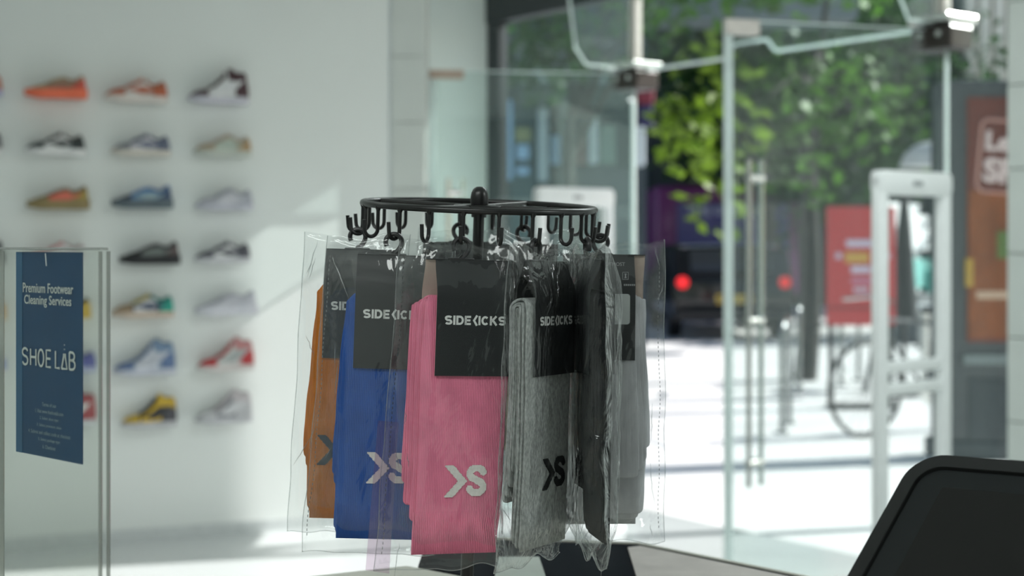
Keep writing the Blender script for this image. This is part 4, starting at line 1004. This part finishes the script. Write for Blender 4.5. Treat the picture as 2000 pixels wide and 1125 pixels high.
lf3 = mat('mid green leaves', (0.062, 0.165, 0.010), 0.5, var=0.75, vscale=1.6, transl=0.4)
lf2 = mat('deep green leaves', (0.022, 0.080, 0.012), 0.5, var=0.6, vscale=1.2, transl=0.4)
bark = mat('grey brown bark', (0.040, 0.036, 0.032), 0.9, var=0.3, vscale=8, bump=0.6, bscale=20)
def tree(label, base, h, r, clumps, m, per, size, seed, lean=(0, 0)):
    t = thing('street_tree', label, 'tree', base, 'trees along the street')
    bx = Vector(base)
    pts = [(lean[0] * k * k + .05 * math.sin(k * 6), lean[1] * k * k, h * k) for k in [q / 8 for q in range(9)]]
    obj('trunk', tube(BM(), pts, [r * (1.25 - .6 * q / 8) for q in range(9)], 12), bark, t, True)
    top = Vector(pts[-1])
    b = BM(); rnd = random.Random(seed)
    for c, rr in clumps[-9:]:
        e = Vector(c) - bx; s = top * rnd.uniform(.75, 1.0)
        tube(b, [s, s.lerp(e, .5) + Vector((0, 0, .15)), e], [r * .4, r * .28, r * .1], 6)
    obj('branches', b, bark, t, True)
    foliage('foliage', [(Vector(c) - bx, rr) for c, rr in clumps], m, t, per, size, seed)
    return t
rnd = random.Random(3)
def crown(c, R, n, r0, r1, squash=.8):
    out = []
    for k in range(n):
        d = Vector((rnd.gauss(0, 1), rnd.gauss(0, 1), rnd.gauss(0, 1))).normalized() * (rnd.random() ** .4)
        out.append((Vector(c) + Vector((d.x * R, d.y * R, d.z * R * squash)), rnd.uniform(r0, r1)))
    return out
base = P(1572, 480, 14.5); base.z = -0.02
cl = [(P(1352, 215, 13), .42), (P(1330, 300, 13), .30), (P(1385, 330, 12.8), .36), (P(1400, 420, 12.8), .26), (P(1430, 250, 13), .40), (P(1395, 165, 13), .45), (P(1290, 240, 13.2), .14), (P(1420, 480, 12.9), .13)]
t1 = tree('tall street tree with lime-green leaves hanging over the doorway', base, 3.4, .10, crown((base.x + .1, base.y, 5.4), 2.4, 34, .5, .9) + [(P(1500, 190, 13.6), .34), (P(1560, 260, 13.6), .38), (P(1610, 200, 13.7), .4), (P(1500, 330, 13.8), .25), (P(1590, 350, 13.8), .28), (P(1560, 150, 13.6), .45), (P(1680, 240, 13.8), .4), (P(1730, 170, 14), .45)], lf3, 260, .15, 11, (.15, 0))
foliage('hanging_foliage', [(Vector(c) - base, rr) for c, rr in cl], lf1, t1, 260, .15, 31)
b2 = Vector((4.2, 23.5, -0.02))
tree('dark street tree behind the lime-green one', b2, 3.6, .16, crown((3.8, 23.5, 5.6), 2.7, 40, .7, 1.2) + crown((5.6, 25.4, 3.0), 1.6, 26, .5, .9) + crown((6.2, 25.0, 4.6), 1.7, 30, .5, .9) + crown((3.6, 25.5, 3.4), 1.3, 16, .4, .8), lf2, 200, .19, 12)
b3 = Vector((0.72, 17.0, -0.02))
tree('street tree in front of the shopfront building, upper left of the doorway', b3, 3.0, .10, crown((0.1, 17.0, 3.9), .9, 12, .3, .55) + crown((1.2, 17.0, 4.6), 1.0, 12, .4, .6), lf2, 260, .15, 13)
b4 = Vector((9.0, 22.0, -0.02))
tree('street tree beside the pale striped building', b4, 2.2, .10, crown((8.0, 22, 2.4), 1.3, 16, .5, .8), lf3, 200, .17, 14)
# --- purple van and black taxi
def vmat(n, c, r=.3): return mat(n, c, r, var=.03, coat=.3)
vb = P(1420, 480, 25.6); vb.z = -0.02
van = thing('delivery_van', 'purple van with a navy rear panel parked across the street', 'van', vb)
vw = 2.58
obj('body', box(BM(), (0, 2.4, 1.40), (vw, 4.8, 2.1), bev=.08, seg=3), vmat('purple paint', (.17, .030, .15)), van, True)
obj('rear_panel', box(BM(), (0.1, -0.02, 1.52), (2.0, .05, 1.25), bev=.02), vmat('navy panel', (.035, .038, .20)), van)
for k, (xx, ww) in enumerate(((-.72, .16), (-.5, .2), (-.26, .14), (-.05, .18), (.18, .16), (.4, .2), (.63, .14))): obj('pale_lettering', box(BM(), (xx + .1, -.05, 2.0), (ww, .02, .16 + .05 * (k % 2)), bev=.008), mat('pale lettering %d' % k, (.28, .30, .44), .5), van)
obj('roof_rail', tube(BM(), [(-1.0, .02, 2.50), (1.0, .02, 2.50)], .03, 8), M['steel'], van, True)
obj('bumper', box(BM(), (0, -.05, .42), (vw, .16, .2), bev=.04), M['darkmetal'], van)
for s in (-1, 1):
    for y in (.8, 3.9): obj('wheel', tube(BM(), [(s * 1.02 - .12, y, .36), (s * 1.02 + .12, y, .36)], .36, 20), M['darkmetal'], van, True)
    obj('tail_lamp', box(BM(), (s * 1.12, -.02, .8), (.12, .05, .3), bev=.02), vmat('dull red lamp %d' % s, (.18, .015, .02)), van)
tb_ = P(1432, 480, 20.6); tb_.z = -0.02
tx = thing('black_taxi', 'black cab seen from behind with a yellow number plate', 'car', tb_)
tw_ = 1.74; blk = vmat('black car paint', (.012, .013, .015), .12)
prof = [(0, .32), (-.06, .55), (-.04, .86), (.05, .95), (.34, 1.33), (.8, 1.40), (2.0, 1.40), (2.7, 1.02), (3.9, .92), (4.2, .75), (4.25, .32)]
R90 = Matrix.Rotation(PI / 2, 4, 'Z')
b = BM(); prism(b, prof, -tw_ / 2, tw_ / 2, Matrix(((0, 1, 0, 0), (1, 0, 0, 0), (0, 0, 1, 0), (0, 0, 0, 1))), bev=.05, seg=3); obj('body', b, blk, tx, True)
Mr = Matrix.Translation((0, .19, 1.145)) @ Matrix.Rotation(math.radians(-37), 4, 'X')
obj('rear_window', box(BM(), (0, -.012, 0), (1.22, .02, .40), bev=.008), mat('dark car glass', (.03, .035, .04), .05), tx, M=Mr)
obj('roof_trim', tube(BM(), [(-.72, .36, 1.36), (.0, .40, 1.385), (.72, .36, 1.36)], .022, 8), M['steel'], tx, True)
obj('number_plate', box(BM(), (0, -.085, .60), (.52, .03, .13), bev=.008), vmat('yellow plate', (.62, .42, .05)), tx)
for q in range(7):
    if q != 4: obj('plate_character', box(BM(), (-.19 + .063 * q, -.103, .60), (.028, .006, .075)), mat('plate black %d' % q, (.06, .05, .03), .5), tx)
obj('bumper', box(BM(), (0, -.07, .38), (tw_ * .98, .14, .18), bev=.04), M['darkmetal'], tx, True)
for s in (-1, 1):
    m_ = mat('lit red tail lamp %d' % s, (.75, .015, .02), .3, emit=1.2 if s < 0 else 0.6)
    b = BM(); tube(b, [(s * .74, -.075, .84), (s * .74, -.02, .84)], .085, 18); obj('tail_lamp', b, m_, tx, True)
    for y in (.75, 3.45): obj('wheel', tube(BM(), [(s * .78 - .1, y, .32), (s * .78 + .1, y, .32)], .32, 20), M['darkmetal'], tx, True)
# --- red pavement sign
rb = P(1681, 480, 12.0); rb.z = -0.02
rs = thing('pavement_sign', 'red pavement sign with white and yellow lines, left of the near gate', 'sign', rb)
obj('panel', box(BM(), (0, 0, 1.20), (.575, .06, 1.0), bev=.015), mat('red sign face', (.56, .045, .05), .45), rs)
for s in (-1, 1): obj('leg', box(BM(), (s * .25, .0, .35), (.04, .05, .72), bev=.006), M['darkmetal'], rs)
obj('foot', box(BM(), (0, 0, .015), (.54, .24, .03), bev=.008), M['darkmetal'], rs)
wp, yp, pk_ = mat('sign white print', (.72, .66, .80), .5), mat('sign yellow print', (.70, .42, .08), .5), mat('sign pink print', (.66, .28, .42), .5)
for zz, xa, xb, m_, hh in ((1.39, -.13, .10, wp, .06), (1.285, -.22, -.17, wp, .05), (1.27, -.14, .06, yp, .09), (1.285, .17, .24, wp, .05), (1.17, -.09, .08, wp, .06), (1.075, -.09, .16, pk_, .04), (1.0, -.07, .06, wp, .035)):
    x = xa
    while x < xb - .01:
        ww = min(random.uniform(.022, .045), xb - x); obj('print', box(BM(), (x + ww / 2, -.033, zz), (ww * .86, .008, hh), bev=.002, seg=1), m_, rs); x += ww
obj('print', box(BM(), (0, -.033, .845), (.575, .008, .012)), mat('dark rule', (.12, .03, .03), .5), rs)
# --- advertising kiosk with the orange poster
x0, x1, z0, z1 = B(1838, 2010, 150, 480, 9.1)
kk = thing('advertising_kiosk', 'dark advertising kiosk with a red and orange poster beside the right-hand wall', 'kiosk', ((x0 + x1) / 2, 9.1, -0.02))
kw = x1 - x0
obj('case', box(BM(), (0, .12, z1 / 2), (kw, .24, z1), bev=.02), mat('dark kiosk case', (.055, .062, .066), .45), kk)
obj('plinth', box(BM(), (0, .12, .06), (kw + .06, .32, .12), bev=.015), mat('kiosk plinth', (.03, .04, .045), .6), kk)
def kx(px): return (px - 1000) * 9.1 / F_PX - (x0 + x1) / 2
def kz(py): return HC - (py - YH) * 9.1 / F_PX + .02
def kbox(name, a, c, y0, y1, m, y=-.006, d=.012): return obj(name, box(BM(), ((kx(a) + kx(c)) / 2, y, (kz(y0) + kz(y1)) / 2), (kx(c) - kx(a), d, kz(y0) - kz(y1)), bev=.002, seg=1), m, kk)
kbox('poster', 1888, 2004, 190, 668, mat('brick red poster', (.13, .026, .016), .45, var=.15, vscale=3))
kbox('poster_lower', 1890, 2002, 372, 660, mat('orange poster field', (.21, .055, .011), .45, var=.25, vscale=5), -.010)
kbox('poster_leaf', 1946, 1982, 452, 505, mat('green print', (.10, .16, .04), .5), -.015)
kbox('poster_swash', 1905, 1995, 568, 584, mat('pale print', (.50, .34, .24), .5), -.015)
kbox('poster_swash', 1884, 1899, 505, 560, mat('mustard print', (.42, .26, .04), .5), -.015)
kbox('lower_panel', 1892, 2004, 740, 905, mat('lower panel', (.020, .030, .036), .3), -.006)
kbox('rail', 1880, 2006, 692, 712, mat('kiosk rail', (.16, .19, .19), .4), -.01, .03)
Mt = Matrix.Translation((kx(1898), -.018, kz(372))) @ Matrix.Rotation(math.radians(5), 4, 'Y')
b = BM(); o_ = rrect(0, 0, .42, .46, .05, 6); tube(b, [(x, 0, z) for x, z in o_], .010, 6, closed=True)
pr = mat('pale poster lettering', (.66, .52, .50), .5)
obj('text_frame', b, mat('poster outline', (.50, .26, .22), .5), kk, True, Mt @ Matrix.Translation((.02, 0, .0)))
for body, zz, hh in (("Let's", .27, .125), ('SP', .07, .15)):
    t, a, c = text_bm(body, 1.0, .045, align='LEFT', ext=.002)
    zs = [v.co.z for v in t.verts]; k = hh / max(zs)
    for v in t.verts: v.co = Vector(((v.co.x - a) * k * 1.05, v.co.y * .5, v.co.z * k))
    obj('poster_lettering', t, pr, kk, M=Mt @ Matrix.Translation((.055, -.001, zz)))
# --- cafe things behind the near gate
pb = P(1826, 480, 19); pb.z = -0.02
pa = thing('parasol', 'white domed parasol seen above the near gate', 'parasol', pb)
zt = HC + (480 - 272) * 19 / F_PX
b = BM(); lathe(b, [(0, zt), (.14, zt - .02), (.28, zt - .07), (.40, zt - .17), (.47, zt - .34), (.465, zt - .345), (.38, zt - .19), (.26, zt - .09), (0, zt - .03)], 16)
obj('canopy', b, mat('white parasol cloth', (.80, .80, .80), .8, transl=.35), pa)
obj('pole', tube(BM(), [(0, 0, .02), (0, 0, zt)], .022, 10), M['steel'], pa, True)
b = BM(); lathe(b, [(0, .08), (.2, .08), (.24, .0), (0, 0)], 20); obj('base', b, M['darkmetal'], pa, True)
fb = P(1766, 480, 13.0); fb.z = -0.02
fp = thing('folded_parasol', 'folded black parasol standing between the red sign and the near gate', 'parasol', fb)
b = BM(); lathe(b, [(0, 1.90), (.03, 1.86), (.06, 1.6), (.10, 1.1), (.135, .70), (.10, .66), (0, .66)], 10); obj('canopy', b, mat('black parasol cloth', (.018, .020, .024), .8), fp, True)
obj('pole', tube(BM(), [(0, 0, .02), (0, 0, 1.95)], .02, 10), M['darkmetal'], fp, True)
b = BM(); lathe(b, [(0, .07), (.18, .07), (.22, 0), (0, 0)], 20); obj('base', b, M['darkmetal'], fp, True)
tb2 = P(1806, 480, 13.6); tb2.z = -0.02
ta = thing('cafe_table', 'white round cafe table on a steel leg, seen through the near gate', 'table', tb2)
zt2 = HC - (590 - 480) * 13.6 / F_PX
b = BM(); lathe(b, [(0, zt2), (.24, zt2), (.25, zt2 - .02), (.24, zt2 - .04), (0, zt2 - .04)], 28); obj('tabletop', b, M['gate'], ta, True)
obj('leg', tube(BM(), [(0, 0, .03), (0, 0, zt2 - .03)], .04, 12), M['steel'], ta, True)
b = BM(); lathe(b, [(0, .04), (.18, .03), (.2, 0), (0, 0)], 24); obj('base', b, M['steel'], ta, True)
wb = P(1800, 480, 20); wb.z = -0.02
wn = thing('market_stall', 'white and turquoise stall in the sun, seen through the near gate', 'stall', Matrix.Translation(wb) @ Matrix.Rotation(math.radians(48), 4, 'Z'))
obj('back_panel', box(BM(), (0, .3, 1.0), (1.0, .06, 1.95), bev=.02), mat('white stall board', (.78, .80, .80), .6), wn)
for k, (xx, zz, ww, hh, m_) in enumerate(((-.02, 1.55, .8, .5, (.85, .86, .86)), (.05, .98, .7, .42, (.16, .46, .42)), (.29, .84, .3, .42, (.01, .22, .19)), (.33, 1.3, .2, .22, (.02, .12, .14)))):
    obj('panel', box(BM(), (xx, .1 - .06 * k, zz), (ww, .06, hh), bev=.015), mat('stall panel %d' % k, m_, .5), wn)
obj('counter', box(BM(), (0, .1, .35), (.6, .4, .7), bev=.02), mat('stall counter', (.10, .11, .12), .6), wn)
# --- cycle stands and a bicycle
def cstand(px, py, label, yaw):
    d = HC * F_PX / (py - YH); p = P(px, py, d)
    t = thing('cycle_stand', label, 'bike rack', Matrix.Translation((p.x, p.y, -.02)) @ Matrix.Rotation(math.radians(yaw), 4, 'Z'), 'steel cycle stands on the pavement')
    pts = [(-.30, 0, 0), (-.30, 0, .70)] + [(-.18 - .12 * math.cos(math.radians(a)), 0, .70 + .12 * math.sin(math.radians(a))) for a in (30, 60, 90)] + [(.18 + .12 * math.sin(math.radians(a)), 0, .70 + .12 * math.cos(math.radians(a))) for a in (0, 30, 60, 90)] + [(.30, 0, 0)]
    obj('hoop', tube(BM(), pts, .022, 10), M['galvanised'], t, True)
    for s in (-1, 1):
        b = BM(); lathe(b, [(0, .012), (.06, .012), (.065, 0), (0, 0)], 16); obj('flange', b, M['steel'], t, True, Matrix.Translation((s * .30, 0, .001)))
cstand(1535, 832, 'nearest steel cycle stand, just right of the door handle', 74)
cstand(1560, 760, 'steel cycle stand behind the nearest one', 78)
cstand(1660, 745, 'steel cycle stand left of the near gate', 60)
bd = HC * F_PX / (850 - YH); bpz = P(1690, 850, bd)
bi = thing('bicycle', 'dark bicycle leaning by the near gate', 'bicycle', Matrix.Translation((bpz.x, bpz.y, -.02)) @ Matrix.Rotation(math.radians(28), 4, 'Z'))
wr_ = .33
for nm, xx in (('wheel', 0.0), ('wheel', 1.02)):
    b = BM(); tube(b, [(xx + wr_ * math.cos(2 * PI * k / 36), 0, wr_ + .02 + wr_ * math.sin(2 * PI * k / 36)) for k in range(36)], .018, 7, closed=True)
    for k in range(9): tube(b, [(xx + wr_ * math.cos(PI * k / 9), 0, wr_ + .02 + wr_ * math.sin(PI * k / 9)), (xx - wr_ * math.cos(PI * k / 9), 0, wr_ + .02 - wr_ * math.sin(PI * k / 9))], .0025, 4)
    obj(nm, b, M['darkmetal'], bi, True)
hb, sc_, bb_, fr_ = (.10, 0, .92), (.68, 0, .86), (.58, 0, .30), (0, 0, .35)
b = BM()
for a, c in ((hb, (.16, 0, .78)), ((.14, 0, .82), bb_), ((.13, 0, .85), (.65, 0, .80)), (sc_, bb_), (bb_, (1.02, 0, .35)), ((.66, 0, .78), (1.02, 0, .35)), ((.12, 0, .80), fr_)): tube(b, [a, c], .016, 8)
obj('frame', b, mat('dark bicycle paint', (.03, .035, .04), .3), bi, True)
obj('handlebar', tube(BM(), [(.02, -.26, .98), (.10, -.1, 1.0), (.10, .1, 1.0), (.02, .26, .98)], .013, 8), M['steel'], bi, True)
obj('saddle', box(BM(), (.70, 0, .90), (.24, .13, .05), bev=.02), M['darkmetal'], bi, True)
b = BM(); tube(b, [(bb_[0], -.05, .30), (bb_[0], -.04, .30)], .09, 18); tube(b, [(bb_[0], -.07, .30), (bb_[0] + .12, -.07, .18), (bb_[0] + .14, -.14, .17)], .01, 6); obj('crankset', b, M['steel'], bi, True)
